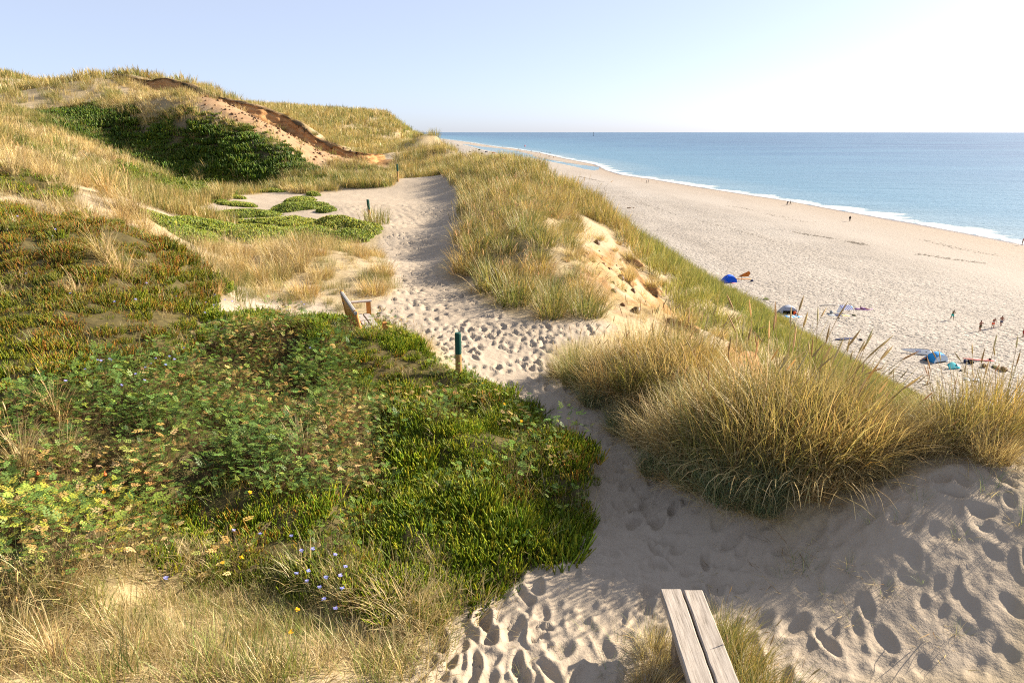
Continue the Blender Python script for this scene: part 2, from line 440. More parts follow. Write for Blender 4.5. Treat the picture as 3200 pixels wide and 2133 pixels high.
BEACH_WALKERS = [
    (78.83, 424.42, 'pale swimsuit standing in the foam'),
    (79.1, 410.4, 'dark clothes stooping'),
    (81.18, 416.38, 'dark trousers'),
    (84.82, 408.96, 'child'),
    (113.51, 285.64, 'backpack'),
    (116.05, 288.76, 'dark clothes'),
    (113.83, 231.92, 'long dark coat'),
    (137.56, 183.62, 'red shirt'),
]
BEACH_FAR_PEOPLE = [
    (-76.31, 1041.21),
    (-71.96, 1013.62),
    (-97.25, 1358.04),
    (-78.09, 1131.47),
    (-76.96, 1131.57),
    (-60.47, 1051.16),
    (-59.63, 1087.66),
    (-61.65, 1183.25),
    (-59.96, 1198.67),
    (-56.8, 1162.03),
    (-47.34, 963.99),
    (-77.99, 1322.69),
    (-59.44, 1362.61),
    (-55.26, 1555.07),
    (-54.02, 1571.17),
    (-43.55, 1541.37),
    (11.1, 1241.88),
    (13.76, 1145.81),
    (20.51, 1129.18),
    (22.85, 1095.9),
    (29.8, 1088.04),
    (33.13, 1010.64),
    (34.94, 995.46),
    (39.16, 995.73),
    (50.87, 1039.71),
    (53.07, 1012.89),
    (55.07, 1009.47),
    (44.14, 908.24),
    (44.07, 845.99),
    (44.74, 846.33),
    (48.12, 818.22),
    (52.08, 852.42),
    (61.8, 823.18),
    (11.87, 849.78),
    (8.49, 839.49),
    (0.43, 881.03),
    (31.99, 872.16),
    (-9.54, 1093.27),
    (-96.46, 1789.94),
    (-102.22, 1747.64),
    (-84.66, 1927.35),
    (-103.13, 1956.11),
    (-152.86, 2198.47),
    (-176.19, 2114.82),
    (-162.18, 1860.19),
    (-145.91, 1726.0),
    (-80.5, 1322.2),
    (15.53, 835.57),
    (-31.77, 998.98),
    (-23.87, 974.44),
    (-22.9, 974.6),
    (14.84, 683.02),
    (15.63, 683.13),
    (-18.9, 1419.12),
    (28.76, 1080.45),
    (38.08, 997.65),
    (45.02, 1071.97),
]
BEACH_FAR_TENTS = [
    (-40.36, 947.79, 'black'),
    (-52.48, 1141.51, 'green'),
    (-15.84, 844.7, 'teal'),
    (-25.74, 974.14, 'red'),
    (-117.04, 1533.74, 'dark'),
    (-61.13, 1028.18, 'brown'),
    (-1.59, 874.46, 'brown'),
    (-37.32, 1025.28, 'dark'),
    (-22.3, 681.95, 'brown'),
]
BEACH_STAKES = [
    (11.16, 414.18),
    (14.42, 390.67),
    (15.98, 378.7),
    (16.93, 367.41),
    (18.44, 353.19),
    (20.24, 344.8),
    (21.35, 333.55),
    (22.55, 319.6),
    (24.0, 311.48),
    (24.54, 302.96),
    (21.81, 293.74),
    (47.06, 354.66),
]
BEACH_POLE = [
    (-29.85, 870.32),
]
BEACH_GRASS = [
    (38.95, 130.84, 0.7),
    (39.7, 131.23, 0.8),
    (40.09, 130.63, 0.6),
    (40.08, 126.84, 0.6),
    (40.72, 127.41, 0.6),
    (41.34, 124.89, 0.7),
    (41.6, 124.76, 0.5),
    (42.1, 118.22, 0.4),
    (44.87, 117.63, 0.6),
    (45.12, 117.32, 0.4),
    (43.6, 118.36, 0.3),
    (37.88, 162.77, 0.6),
    (38.57, 160.62, 0.6),
    (34.71, 156.66, 0.5),
    (37.58, 145.99, 0.7),
    (36.2, 143.78, 0.6),
    (39.15, 140.64, 0.8),
    (39.7, 139.62, 0.6),
    (35.14, 170.44, 0.5),
    (39.3, 130.95, 0.6),
    (39.3, 133.72, 0.5),
]
BEACH_WRACK_A = [
    (86.29, 284.64),
    (91.24, 272.34),
    (91.82, 261.43),
    (93.38, 254.23),
    (95.08, 240.82),
    (97.5, 228.2),
]
BEACH_WRACK_B = [
    (82.78, 211.21),
    (83.64, 205.68),
    (85.71, 199.59),
    (89.0, 192.65),
    (91.7, 185.38),
    (92.56, 181.08),
    (91.78, 186.2),
    (95.44, 176.02),
    (98.73, 169.26),
    (101.68, 162.78),
    (107.47, 154.2),
]
BEACH_WRACK_C = [
    (50.59, 320.0),
    (53.18, 294.77),
    (56.02, 274.07),
    (58.42, 250.35),
    (62.12, 233.94),
    (66.37, 213.52),
    (70.01, 194.59),
    (71.58, 183.02),
]
BEACH_WRACK_D = [
    (44.84, 475.01),
    (46.01, 464.27),
    (50.12, 442.83),
    (53.8, 422.66),
    (62.13, 399.58),
]
BEACH_WRACK_E = [
    (114.16, 190.19),
    (114.51, 178.36),
    (117.29, 169.06),
    (120.27, 158.88),
]
POSTS = [
    (-0.78, 9.44, 0.74, 0.047, 0.0),
    (-5.58, 27.11, 0.95, 0.055, -0.05),
    (-6.98, 42.83, 1.05, 0.055, 0.0),
]
BRINK = [
    (1.97, 25.23, 0.5),
    (3.02, 23.81, 0.5),
    (2.32, 24.56, 0.5),
    (4.68, 25.38, 0.45),
    (5.72, 25.55, 0.45),
    (6.34, 24.45, 0.5),
    (7.07, 24.67, 0.5),
    (4.79, 15.17, 0.5),
    (5.24, 25.34, 0.4),
    (3.54, 23.59, 0.35),
    (5.13, 14.93, 0.5),
    (2.96, 26.96, 0.6),
]

# ------------------------------------------------------------------ shape of the land
# Heights are metres above the sea.  The dune plateau is a smooth surface through surveyed points, the
# cliff edge a line on the ground; seaward of it the land falls to the beach.
def tps_kernel(d2):
    return 0.5 * d2 * np.log(d2 + 1e-12)


def logpolar(x, y):
    return np.stack([np.arctan2(x, y), np.log(np.hypot(x, y) + 1e-9)], axis=-1)


class Surface:
    def __init__(self, pts, smooth=4e-5):
        p = np.array(pts, float)
        self.q = logpolar(p[:, 0], p[:, 1])
        n = len(p)
        d2 = ((self.q[:, None, :] - self.q[None]) ** 2).sum(-1)
        A = np.zeros((n + 3, n + 3))
        A[:n, :n] = tps_kernel(d2) + smooth * np.eye(n)
        A[:n, n] = A[n, :n] = 1
        A[:n, n + 1:] = self.q
        A[n + 1:, :n] = self.q.T
        b = np.zeros(n + 3)
        # fit the slope seen from the origin (height / distance), it is much more even than the height itself
        self.r = np.hypot(p[:, 0], p[:, 1])
        b[:n] = (p[:, 2] - CAM_Z) / self.r
        self.w = np.linalg.solve(A, b)

    def __call__(self, x, y):
        x = np.asarray(x, float)
        y = np.asarray(y, float)
        sh = x.shape
        q = logpolar(x.ravel(), y.ravel())
        out = np.empty(len(q))
        n = len(self.q)
        for i in range(0, len(q), 20000):
            c = q[i:i + 20000]
            d2 = ((c[:, None, :] - self.q[None]) ** 2).sum(-1)
            out[i:i + 20000] = tps_kernel(d2) @ self.w[:n] + self.w[n] + c @ self.w[n + 1:]
        return (out * np.hypot(x.ravel(), y.ravel()) + CAM_Z).reshape(sh)


def polyline_distance(px, py, line):
    """signed distance to a polyline (positive on its right), nearest point, position along it"""
    L = np.array(line, float)
    best = np.full(px.shape, 1e18)
    sgn = np.ones(px.shape)
    nx = np.zeros(px.shape)
    ny = np.zeros(px.shape)
    along = np.zeros(px.shape)
    acc = 0.0
    for a, b in zip(L[:-1], L[1:]):
        d = b - a
        ln = math.hypot(*d)
        t = ((px - a[0]) * d[0] + (py - a[1]) * d[1]) / (ln * ln)
        t = np.clip(t, 0, 1)
        qx = a[0] + t * d[0]
        qy = a[1] + t * d[1]
        dd = (px - qx) ** 2 + (py - qy) ** 2
        m = dd < best
        best = np.where(m, dd, best)
        nx = np.where(m, qx, nx)
        ny = np.where(m, qy, ny)
        along = np.where(m, acc + t * ln, along)
        cr = d[0] * (py - a[1]) - d[1] * (px - a[0])
        sgn = np.where(m, np.where(cr > 0, -1.0, 1.0), sgn)
        acc += ln
    return np.sqrt(best) * sgn, nx, ny, along


def polygon_sdf(px, py, poly):
    """distance to a polygon, positive inside"""
    P = np.array(poly, float)
    inside = np.zeros(px.shape, bool)
    best = np.full(px.shape, 1e18)
    for a, b in zip(P, np.roll(P, -1, axis=0)):
        d = b - a
        t = np.clip(((px - a[0]) * d[0] + (py - a[1]) * d[1]) / (d[0] ** 2 + d[1] ** 2 + 1e-12), 0, 1)
        dd = (px - a[0] - t * d[0]) ** 2 + (py - a[1] - t * d[1]) ** 2
        best = np.minimum(best, dd)
        c = ((a[1] > py) != (b[1] > py)) & (px < (b[0] - a[0]) * (py - a[1]) / (b[1] - a[1] + 1e-30) + a[0])
        inside ^= c
    return np.sqrt(best) * np.where(inside, 1.0, -1.0)


def sstep(t):
    t = np.clip(t, 0, 1)
    return t * t * (3 - 2 * t)


_rng = np.random.default_rng(11)
_LAT = _rng.random((256, 256))


def vnoise(x, y):
    """smooth value noise, 0..1"""
    xi = np.floor(x).astype(int)
    yi = np.floor(y).astype(int)
    fx = x - xi
    fy = y - yi
    fx = fx * fx * (3 - 2 * fx)
    fy = fy * fy * (3 - 2 * fy)
    a = _LAT[xi & 255, yi & 255]
    b = _LAT[(xi + 1) & 255, yi & 255]
    c = _LAT[xi & 255, (yi + 1) & 255]
    d = _LAT[(xi + 1) & 255, (yi + 1) & 255]
    return (a * (1 - fx) + b * fx) * (1 - fy) + (c * (1 - fx) + d * fx) * fy


def fbm(x, y, octv=4):
    s = 0.0
    a = 0.5
    for k in range(octv):
        s = s + a * (vnoise(x + 17.3 * k, y - 9.1 * k) - 0.5)
        x = x * 2.03
        y = y * 2.03
        a *= 0.5
    return s


plateau = Surface(CTRL)


def waterline(px, py):
    d, _, _, _ = polyline_distance(px, py, WATERLINE)
    return -d                      # positive on the land side


def beach_height(px, py):
    px = np.asarray(px, float)
    py = np.asarray(py, float)
    w = waterline(px, py)
    z = np.where(w > 0, 1.0 * (1 - np.exp(-np.maximum(w, 0) / 45.0)), 0.03 * w)
    z = np.maximum(z, -2.0)
    lag = polygon_sdf(px, py, LAGOON)
    rag = 14 * fbm(px / 60.0, py / 120.0, 3)
    z = np.where(lag + rag > 0, np.minimum(z, -0.25), z)
    return z


def land_height(px, py, zi=None, zo=None, zb=None):
    """dune plateau, cliff and slope without small relief"""
    px = np.asarray(px, float)
    py = np.asarray(py, float)
    wob = 0.9 * fbm(px / 2.2 + 3, py / 2.2, 3) * np.clip((py - 7) / 6, 0, 1)
    e, nx, ny, al = polyline_distance(px, py, EDGE)
    e = e + wob
    if zi is None:
        zi = plateau(px, py)
        zo = plateau(nx, ny)
        zb = beach_height(px, py)
    blend = sstep((e + 0.6) / 0.6)
    zp = zi * (1 - blend) + zo * blend
    ep = np.maximum(e, 0)
    scarp = np.interp(al, SCARP_ALONG, SCARP_DROP)
    drop = 0.12 * np.exp(-np.abs(e) / 0.9) * (e < 0) + np.where(e >= 0, 0.12, 0) + scarp * sstep(ep / 0.55)
    df, _, _, _ = polyline_distance(px, py, FOOT)      # the slope runs from the edge down to the foot line
    f = ep / (ep + np.maximum(-df, 0) + 1e-6)
    f = np.clip(f, 0, 1) ** 0.93
    z = zp - drop
    zl = z + (zb - 0.3 - z) * f + 1.6 * fbm(al / 9.0, ep / 14.0, 3) * np.clip(4 * f * (1 - f), 0, 1)
    z = np.where(e > 0, np.where(df > 0, zb - 0.35 - 0.2 * np.minimum(df, 3), zl), z)
    # step of the hill scarp
    s, _, _, hal = polyline_distance(px, py, HILL_SCARP)
    s = -s
    up = sstep((s - 0.15) / 0.7) * np.exp(-np.maximum(s - 1.0, 0) / 9.0)
    z = z + 1.25 * up * np.interp(hal, HILL_SCARP_T, HILL_SCARP_H)
    return z

# ------------------------------------------------------------------ helpers
COL = scene.collection


def tag(o, label=None, cat=None, group=None, kind=None):
    if label:
        o['label'] = label
    if cat:
        o['category'] = cat
    if group:
        o['group'] = group
    if kind:
        o['kind'] = kind
    return o


def link(o, parent=None):
    COL.objects.link(o)
    if parent is not None:
        o.parent = parent
    return o


def mesh_from_arrays(name, verts, faces, mats=(), smooth=False, cols=None, fmat=None, attrs=None):
    """faces: int array (n,3) or (n,4)"""
    me = bpy.data.meshes.new(name)
    verts = np.asarray(verts, np.float32)
    faces = np.asarray(faces, np.int32)
    k = faces.shape[1]
    me.vertices.add(len(verts))
    me.vertices.foreach_set('co', verts.ravel())
    me.loops.add(faces.size)
    me.loops.foreach_set('vertex_index', faces.ravel())
    me.polygons.add(len(faces))
    me.polygons.foreach_set('loop_start', np.arange(0, faces.size, k, dtype=np.int32))
    try:
        me.polygons.foreach_set('loop_total', np.full(len(faces), k, np.int32))
    except Exception:
        pass
    for m in mats:
        me.materials.append(m)
    if fmat is not None:
        me.polygons.foreach_set('material_index', np.asarray(fmat, np.int32))
    me.update(calc_edges=True)
    if smooth:
        me.polygons.foreach_set('use_smooth', np.ones(len(faces), bool))
    if cols is not None:
        a = me.attributes.new('col', 'FLOAT_COLOR', 'POINT')
        c = np.ones((len(verts), 4), np.float32)
        c[:, :3] = cols
        a.data.foreach_set('color', c.ravel())
    for n, v in (attrs or {}).items():
        a = me.attributes.new(n, 'FLOAT', 'POINT')
        a.data.foreach_set('value', np.asarray(v, np.float32).ravel())
    return me


# ------------------------------------------------------------------ materials
def new_mat(name):
    m = bpy.data.materials.new(name)
    m.use_nodes = True
    nt = m.node_tree
    nt.nodes.clear()
    out = nt.nodes.new('ShaderNodeOutputMaterial')
    return m, nt, out


class N:
    """tiny node-graph writer"""
    def __init__(self, nt):
        self.nt = nt

    def n(self, kind, **kw):
        nd = self.nt.nodes.new(kind)
        for k, v in kw.items():
            if hasattr(nd, k):
                setattr(nd, k, v)
        return nd

    def l(self, a, b):
        self.nt.links.new(a, b)

    def attr(self, name, kind='GEOMETRY'):
        return self.n('ShaderNodeAttribute', attribute_name=name, attribute_type=kind)

    def coords(self, scale=(1, 1, 1), rot=0.0):
        g = self.n('ShaderNodeNewGeometry')
        m = self.n('ShaderNodeMapping')
        m.inputs['Scale'].default_value = scale
        m.inputs['Rotation'].default_value = (0, 0, rot)
        self.l(g.outputs['Position'], m.inputs['Vector'])
        return m.outputs['Vector']

    def noise(self, vec, scale, detail=3, rough=0.55):
        t = self.n('ShaderNodeTexNoise')
        t.inputs['Scale'].default_value = scale
        t.inputs['Detail'].default_value = detail
        t.inputs['Roughness'].default_value = rough
        if vec is not None:
            self.l(vec, t.inputs['Vector'])
        return t.outputs['Fac']

    def ramp(self, fac, stops):
        r = self.n('ShaderNodeValToRGB')
        el = r.color_ramp.elements
        while len(el) < len(stops):
            el.new(0.5)
        for e, (p, c) in zip(el, stops):
            e.position = p
            e.color = (c, c, c, 1) if not hasattr(c, '__len__') else (c[0], c[1], c[2], 1)
        self.l(fac, r.inputs['Fac'])
        return r.outputs['Color']

    def mix(self, fac, a, b, blend='MIX'):
        m = self.n('ShaderNodeMix', data_type='RGBA', blend_type=blend)
        for i, v in ((0, fac), (6, a), (7, b)):
            sock = m.inputs[i]
            if isinstance(v, (int, float)):
                sock.default_value = v if i == 0 else (v, v, v, 1)
            elif isinstance(v, tuple):
                sock.default_value = (v[0], v[1], v[2], 1)
            else:
                self.l(v, sock)
        return m.outputs[2]

    def math(self, op, a, b=0.0):
        m = self.n('ShaderNodeMath', operation=op)
        for i, v in enumerate((a, b)):
            if isinstance(v, (int, float)):
                m.inputs[i].default_value = v
            else:
                self.l(v, m.inputs[i])
        return m.outputs[0]

    def bump(self, height, dist, strength=1.0, normal=None):
        b = self.n('ShaderNodeBump')
        b.inputs['Strength'].default_value = strength
        b.inputs['Distance'].default_value = dist
        self.l(height, b.inputs['Height'])
        if normal is not None:
            self.l(normal, b.inputs['Normal'])
        return b.outputs['Normal']

    def bsdf(self, out, color, rough=0.9, normal=None, spec=0.2, **kw):
        p = self.n('ShaderNodeBsdfPrincipled')
        for sock, v in ((p.inputs['Base Color'], color), (p.inputs['Roughness'], rough)):
            if isinstance(v, (int, float)):
                sock.default_value = v
            elif isinstance(v, tuple):
                sock.default_value = (v[0], v[1], v[2], 1)
            else:
                self.l(v, sock)
        p.inputs['Specular IOR Level'].default_value = spec
        if normal is not None:
            self.l(normal, p.inputs['Normal'])
        self.l(p.outputs['BSDF'], out.inputs['Surface'])
        return p


_plain = {}


def plain(name, color, rough=0.7, spec=0.3, var=0.12, scale=8.0):
    """a plain procedural material: one colour with slight mottling"""
    if name in _plain:
        return _plain[name]
    m, nt, out = new_mat(name)
    g = N(nt)
    tc = g.n('ShaderNodeTexCoord')
    f = g.noise(tc.outputs['Object'], scale, 4)
    lo = tuple(c * (1 - var) for c in color)
    hi = tuple(min(1, c * (1 + var)) for c in color)
    c = g.ramp(f, [(0.3, lo), (0.7, hi)])
    g.bsdf(out, c, rough, spec=spec)
    _plain[name] = m
    return m


def mat_dune():
    m, nt, out = new_mat('dune_sand')
    g = N(nt)
    v = g.coords()
    big = g.noise(v, 0.35, 4)
    fine = g.noise(v, 9.0, 5, 0.65)
    grain = g.noise(v, 140.0, 2)
    sand = g.ramp(big, [(0.3, (0.29, 0.245, 0.195)), (0.7, (0.345, 0.297, 0.243))])
    sand = g.mix(g.ramp(fine, [(0.35, 0.0), (0.75, 0.35)]), sand, (0.26, 0.215, 0.17))
    orange = g.ramp(g.noise(v, 2.2, 5, 0.6), [(0.28, (0.13, 0.065, 0.026)), (0.48, (0.24, 0.13, 0.052)), (0.75, (0.32, 0.20, 0.10))])
    c = g.mix(g.attr('orange').outputs['Fac'], sand, orange)
    soil = g.ramp(fine, [(0.3, (0.075, 0.052, 0.032)), (0.7, (0.17, 0.12, 0.07))])
    c = g.mix(g.attr('humus').outputs['Fac'], c, soil)
    lit = g.ramp(g.noise(v, 14.0, 4, 0.7), [(0.3, (0.12, 0.095, 0.045)), (0.5, (0.27, 0.21, 0.105)), (0.72, (0.42, 0.335, 0.19))])
    c = g.mix(g.attr('litter').outputs['Fac'], c, lit)
    moss = g.ramp(fine, [(0.3, (0.028, 0.024, 0.010)), (0.7, (0.085, 0.07, 0.026))])
    c = g.mix(g.attr('moss').outputs['Fac'], c, moss)
    h = g.math('ADD', g.math('MULTIPLY', fine, 1.0), g.math('MULTIPLY', grain, 0.08))
    nrm = g.bump(h, 0.035, 0.6)
    g.bsdf(out, c, 0.95, nrm, spec=0.1)
    return m


def mat_beach():
    m, nt, out = new_mat('beach_sand')
    g = N(nt)
    v = g.coords()
    shore = g.attr('shore').outputs['Fac']         # metres from the water
    vs = g.coords((1.0, 0.22, 1.0), math.radians(-8.0))
    band = g.noise(vs, 0.05, 4, 0.6)
    sand = g.ramp(band, [(0.3, (0.235, 0.213, 0.193)), (0.55, (0.277, 0.255, 0.235)), (0.8, (0.305, 0.285, 0.265))])
    damp = g.ramp(g.math('DIVIDE', shore, 60.0), [(0.0, 1.0), (0.12, 0.75), (0.45, 0.3), (0.9, 0.0)])
    sand = g.mix(damp, sand, (0.235, 0.19, 0.15))
    wet = g.ramp(g.math('ADD', g.math('DIVIDE', shore, 14.0), g.math('MULTIPLY', band, 0.5)), [(0.25, 1.0), (0.55, 0.0)])
    sand = g.mix(wet, sand, (0.13, 0.10, 0.08))
    # footprints: soft pits, thick near the foot of the dunes
    vo = g.n('ShaderNodeTexVoronoi', feature='F1')
    vo.inputs['Scale'].default_value = 2.5
    vo.inputs['Randomness'].default_value = 1.0
    warp = g.n('ShaderNodeVectorMath', operation='ADD')
    nz = g.n('ShaderNodeTexNoise')
    nz.inputs['Scale'].default_value = 1.3
    g.l(v, nz.inputs['Vector'])
    g.l(v, warp.inputs[0])
    g.l(nz.outputs['Color'], warp.inputs[1])
    g.l(warp.outputs[0], vo.inputs['Vector'])
    pit = g.ramp(vo.outputs['Distance'], [(0.12, 0.0), (0.42, 1.0)])
    vo2 = g.n('ShaderNodeTexVoronoi', feature='F1')
    vo2.inputs['Scale'].default_value = 0.9
    g.l(warp.outputs[0], vo2.inputs['Vector'])
    pit2 = g.ramp(vo2.outputs['Distance'], [(0.15, 0.0), (0.5, 1.0)])
    tread = g.attr('tread').outputs['Fac']
    patch = g.ramp(g.noise(v, 0.06, 3), [(0.3, 0.35), (0.65, 1.0)])
    amt = g.math('MULTIPLY', tread, patch)
    h = g.math('MULTIPLY', g.math('ADD', pit, g.math('MULTIPLY', pit2, 0.45)), amt)
    h = g.math('ADD', h, g.math('MULTIPLY', g.noise(v, 1.6, 4), 0.35))
    n1 = g.bump(h, 0.42, 1.0)
    tr = g.noise(vs, 0.55, 5, 0.6)
    n2 = g.bump(tr, 0.15, 0.6, n1)
    rough = g.ramp(wet, [(0.0, 0.95), (1.0, 0.25)])
    g.bsdf(out, sand, rough, n2, spec=0.25)
    return m


def mat_sea():
    m, nt, out = new_mat('sea_water')
    g = N(nt)
    v1 = g.coords((1.0, 0.45, 1.0), math.radians(-20))
    v2 = g.coords((0.35, 1.0, 1.0), math.radians(65))
    a = g.noise(v1, 0.55, 5, 0.62)
    b = g.noise(v2, 0.06, 5, 0.6)
    c3 = g.noise(v2, 0.009, 5, 0.6)
    h = g.math('ADD', g.math('MULTIPLY', a, 0.5), g.math('MULTIPLY', b, 2.2))
    nrm = g.bump(h, 1.0, 1.0)
    depth = g.attr('shore').outputs['Fac']         # metres off the beach
    shallow = g.ramp(g.math('DIVIDE', depth, 900.0), [(0.0, (0.17, 0.235, 0.26)), (0.06, (0.062, 0.15, 0.215)), (0.35, (0.028, 0.092, 0.165)), (1.0, (0.014, 0.055, 0.12))])
    col = g.mix(g.ramp(c3, [(0.38, 0.0), (0.62, 0.6)]), shallow, (0.06, 0.155, 0.225))
    edge = g.math('ADD', g.math('DIVIDE', depth, 16.0), g.math('MULTIPLY', g.math('SUBTRACT', b, 0.5), 2.4))
    foam = g.ramp(edge, [(0.0, 1.0), (0.45, 0.75), (0.62, 0.0)])
    foam = g.math('MULTIPLY', foam, g.ramp(a, [(0.35, 0.25), (0.6, 1.0)]))
    col = g.mix(foam, col, (0.52, 0.54, 0.55))
    p = g.bsdf(out, col, g.ramp(foam, [(0.0, 0.32), (0.5, 0.8)]), nrm, spec=0.28)
    return m


M_DUNE = mat_dune()


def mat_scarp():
    m, nt, out = new_mat('scarp_soil_lightened')
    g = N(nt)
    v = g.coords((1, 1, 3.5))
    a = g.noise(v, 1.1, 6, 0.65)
    c = g.ramp(a, [(0.28, (0.20, 0.10, 0.045)), (0.5, (0.40, 0.225, 0.10)), (0.75, (0.50, 0.33, 0.17))])  # orange soil painted lighter than the ledge, to brighten the shaded face
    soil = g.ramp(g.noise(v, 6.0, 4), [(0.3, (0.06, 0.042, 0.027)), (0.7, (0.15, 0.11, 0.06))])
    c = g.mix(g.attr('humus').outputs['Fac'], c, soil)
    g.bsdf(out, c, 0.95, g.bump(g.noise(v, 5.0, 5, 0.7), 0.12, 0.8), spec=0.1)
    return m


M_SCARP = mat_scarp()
M_BEACH = mat_beach()
M_SEA = mat_sea()

# ------------------------------------------------------------------ the dunes
NA, NR = 680, 920
A0, A1 = math.radians(-58), math.radians(56)
R0, R1 = 1.7, 420.0
az = np.linspace(A0, A1, NA)
lr = np.linspace(math.log(R0), math.log(R1), NR)


def polar_xy(az, lr):
    aa, ll = np.meshgrid(az, lr)
    rr = np.exp(ll)
    return rr * np.sin(aa), rr * np.cos(aa)


# coarse grid for masks and smooth height, refined by interpolation
CA, CR = 340, 460
caz = np.linspace(A0, A1, CA)
clr = np.linspace(math.log(R0), math.log(R1), CR)
cx, cy = polar_xy(caz, clr)


def upsample(c):
    fa = np.linspace(0, CA - 1, NA)
    fr = np.linspace(0, CR - 1, NR)
    ia = np.minimum(fa.astype(int), CA - 2)
    ir = np.minimum(fr.astype(int), CR - 2)
    ta = (fa - ia)[None, :]
    tr = (fr - ir)[:, None]
    c00 = c[ir][:, ia]
    c01 = c[ir][:, ia + 1]
    c10 = c[ir + 1][:, ia]
    c11 = c[ir + 1][:, ia + 1]
    return (c00 * (1 - ta) + c01 * ta) * (1 - tr) + (c10 * (1 - ta) + c11 * ta) * tr


def grid_sample(grid, x, y):
    fa = np.clip((np.arctan2(x, y) - A0) / (A1 - A0) * (grid.shape[1] - 1), 0, grid.shape[1] - 1.001)
    fr = np.clip((np.log(np.hypot(x, y) + 1e-6) - math.log(R0)) / (math.log(R1) - math.log(R0)) * (grid.shape[0] - 1), 0, grid.shape[0] - 1.001)
    ia = fa.astype(int)
    ir = fr.astype(int)
    ta = fa - ia
    tr = fr - ir
    return (grid[ir, ia] * (1 - ta) + grid[ir, ia + 1] * ta) * (1 - tr) + (grid[ir + 1, ia] * (1 - ta) + grid[ir + 1, ia + 1] * ta) * tr


edge_c, enx, eny, _ = polyline_distance(cx, cy, EDGE)
beach_c = beach_height(cx, cy)
plat_c = plateau(cx, cy)
brow_c = plateau(enx, eny)
SDF = {k: polygon_sdf(cx, cy, v) for k, v in LAND.items()}


def soft(name, w, bias=0.0):
    return sstep((SDF[name] + bias) / w + 0.5)


rag_c = fbm(cx * 1.1, cy * 1.1, 4)
far_w = 0.25 + 0.012 * np.hypot(cx, cy)
path_c = sstep((SDF['path'] + 0.5 * rag_c) / far_w + 0.5)
heath_c = sstep((np.maximum.reduce([SDF[k] for k in ('green_patch', 'heath_rust', 'rose', 'heath_low', 'rose_yellow', 'heath_crest')]) + 0.12) / 0.35 + 0.5)
orange_c = np.maximum(sstep((SDF['ledge'] + rag_c * 2) / 0.8 + 0.5), 0.7 * sstep((SDF['hill_scree'] + rag_c * 3) / 2.0 + 0.5))
scree_c = sstep((SDF['hill_scree'] + rag_c * 3) / 1.5 + 0.5)
hs_c, _, _, hal_c = polyline_distance(cx, cy, HILL_SCARP)
hs_c = -hs_c
hT = np.interp(hal_c, HILL_SCARP_T, HILL_SCARP_H)
orange_c = np.maximum(orange_c, sstep((hs_c + 2.2) / 1.2) * (hs_c < 0.9) * (hT > 0.35) * (hal_c > HILL_SCARP_T[1]) * (hal_c < HILL_SCARP_T[-1] - 0.3))
sc_c = (edge_c > -0.5) * (edge_c < 1.3) * sstep((cy - 11) / 3) * (1 - sstep((cy - 22) / 5))
orange_c = np.maximum(orange_c, sc_c)
humus_c = (hs_c > 0.65 + 0.9 * rag_c) * (hs_c < 1.5 + 1.5 * rag_c) * (hT > 0.3) * (hal_c > HILL_SCARP_T[1]) * (hal_c < HILL_SCARP_T[-1] - 0.3) * 1.0
bare_c = np.maximum.reduce([path_c, sstep(SDF['path_far'] / 0.8 + 0.5), soft('sand_pocket', 0.5), sstep((SDF['sand_flat'] + 0.8 * rag_c) / 0.8 + 0.5), orange_c * (1 - humus_c), scree_c * (1 - humus_c)])
litter_c = np.clip((1 - bare_c) * (0.62 + 0.9 * rag_c), 0, 1)
litter_c = np.maximum(litter_c, np.clip(0.25 + 2.2 * fbm(cx * 1.6 + 7, cy * 1.6, 4), 0, 0.8) * (SDF['ledge'] > -0.5))
litter_c = np.maximum(litter_c, 0.85 * (np.maximum(SDF['straw_lawn'], SDF['herb']) > 0))
litter_c = np.where(SDF['straw_crest'] > -0.2, litter_c * 0.45, litter_c)
green_far = np.maximum.reduce([sstep(SDF['mid_green'] / 1.2 + 0.5), sstep(SDF['lower_green'] / 1.5 + 0.5), sstep(SDF['hill_green'] / 1.5 + 0.5)])
moss_c = np.clip(heath_c * 0.95 + green_far * (1 - bare_c) * 0.75, 0, 1)
moss_c = moss_c * (1 - path_c)
raise_c = 0.22 * (1 - 0.75 * np.exp(-((cx + 0.7) ** 2 + (cy - 8.9) ** 2) / 1.6) - 0.35 * np.exp(-((cx + 2.2) ** 2 + (cy - 10.0) ** 2) / 1.5)) * sstep((np.maximum.reduce([SDF[k] for k in ('green_patch', 'heath_rust', 'rose', 'heath_low', 'rose_yellow', 'heath_crest')]) + 0.15) / 0.8 + 0.35)

# trodden sand: a 5 m tile of footprints, sampled twice so that no repeat shows
TN = 400
TS = 5.0
_fr = np.random.default_rng(5)
tile = np.zeros((TN, TN))
gx, gy = np.meshgrid(np.arange(TN), np.arange(TN), indexing='ij')
for i in range(420):
    cxp, cyp = _fr.random(2) * TN
    ang = _fr.normal(1.45, 0.5)
    ln = _fr.uniform(0.10, 0.16) / TS * TN
    wd = _fr.uniform(0.05, 0.085) / TS * TN
    dp = _fr.uniform(0.018, 0.05)
    dx = (gx - cxp + TN / 2) % TN - TN / 2
    dy = (gy - cyp + TN / 2) % TN - TN / 2
    uu = (dx * math.cos(ang) + dy * math.sin(ang)) / ln
    vv = (-dx * math.sin(ang) + dy * math.cos(ang)) / wd
    q = np.sqrt(uu * uu + vv * vv)
    pit = -dp * np.clip(1.15 - q ** 2.2, 0, 1) + dp * 0.42 * np.exp(-((q - 1.35) / 0.33) ** 2)
    m = q < 2.6
    tile[m] = tile[m] * (1 - 0.75 * (q[m] < 1.0)) + pit[m]


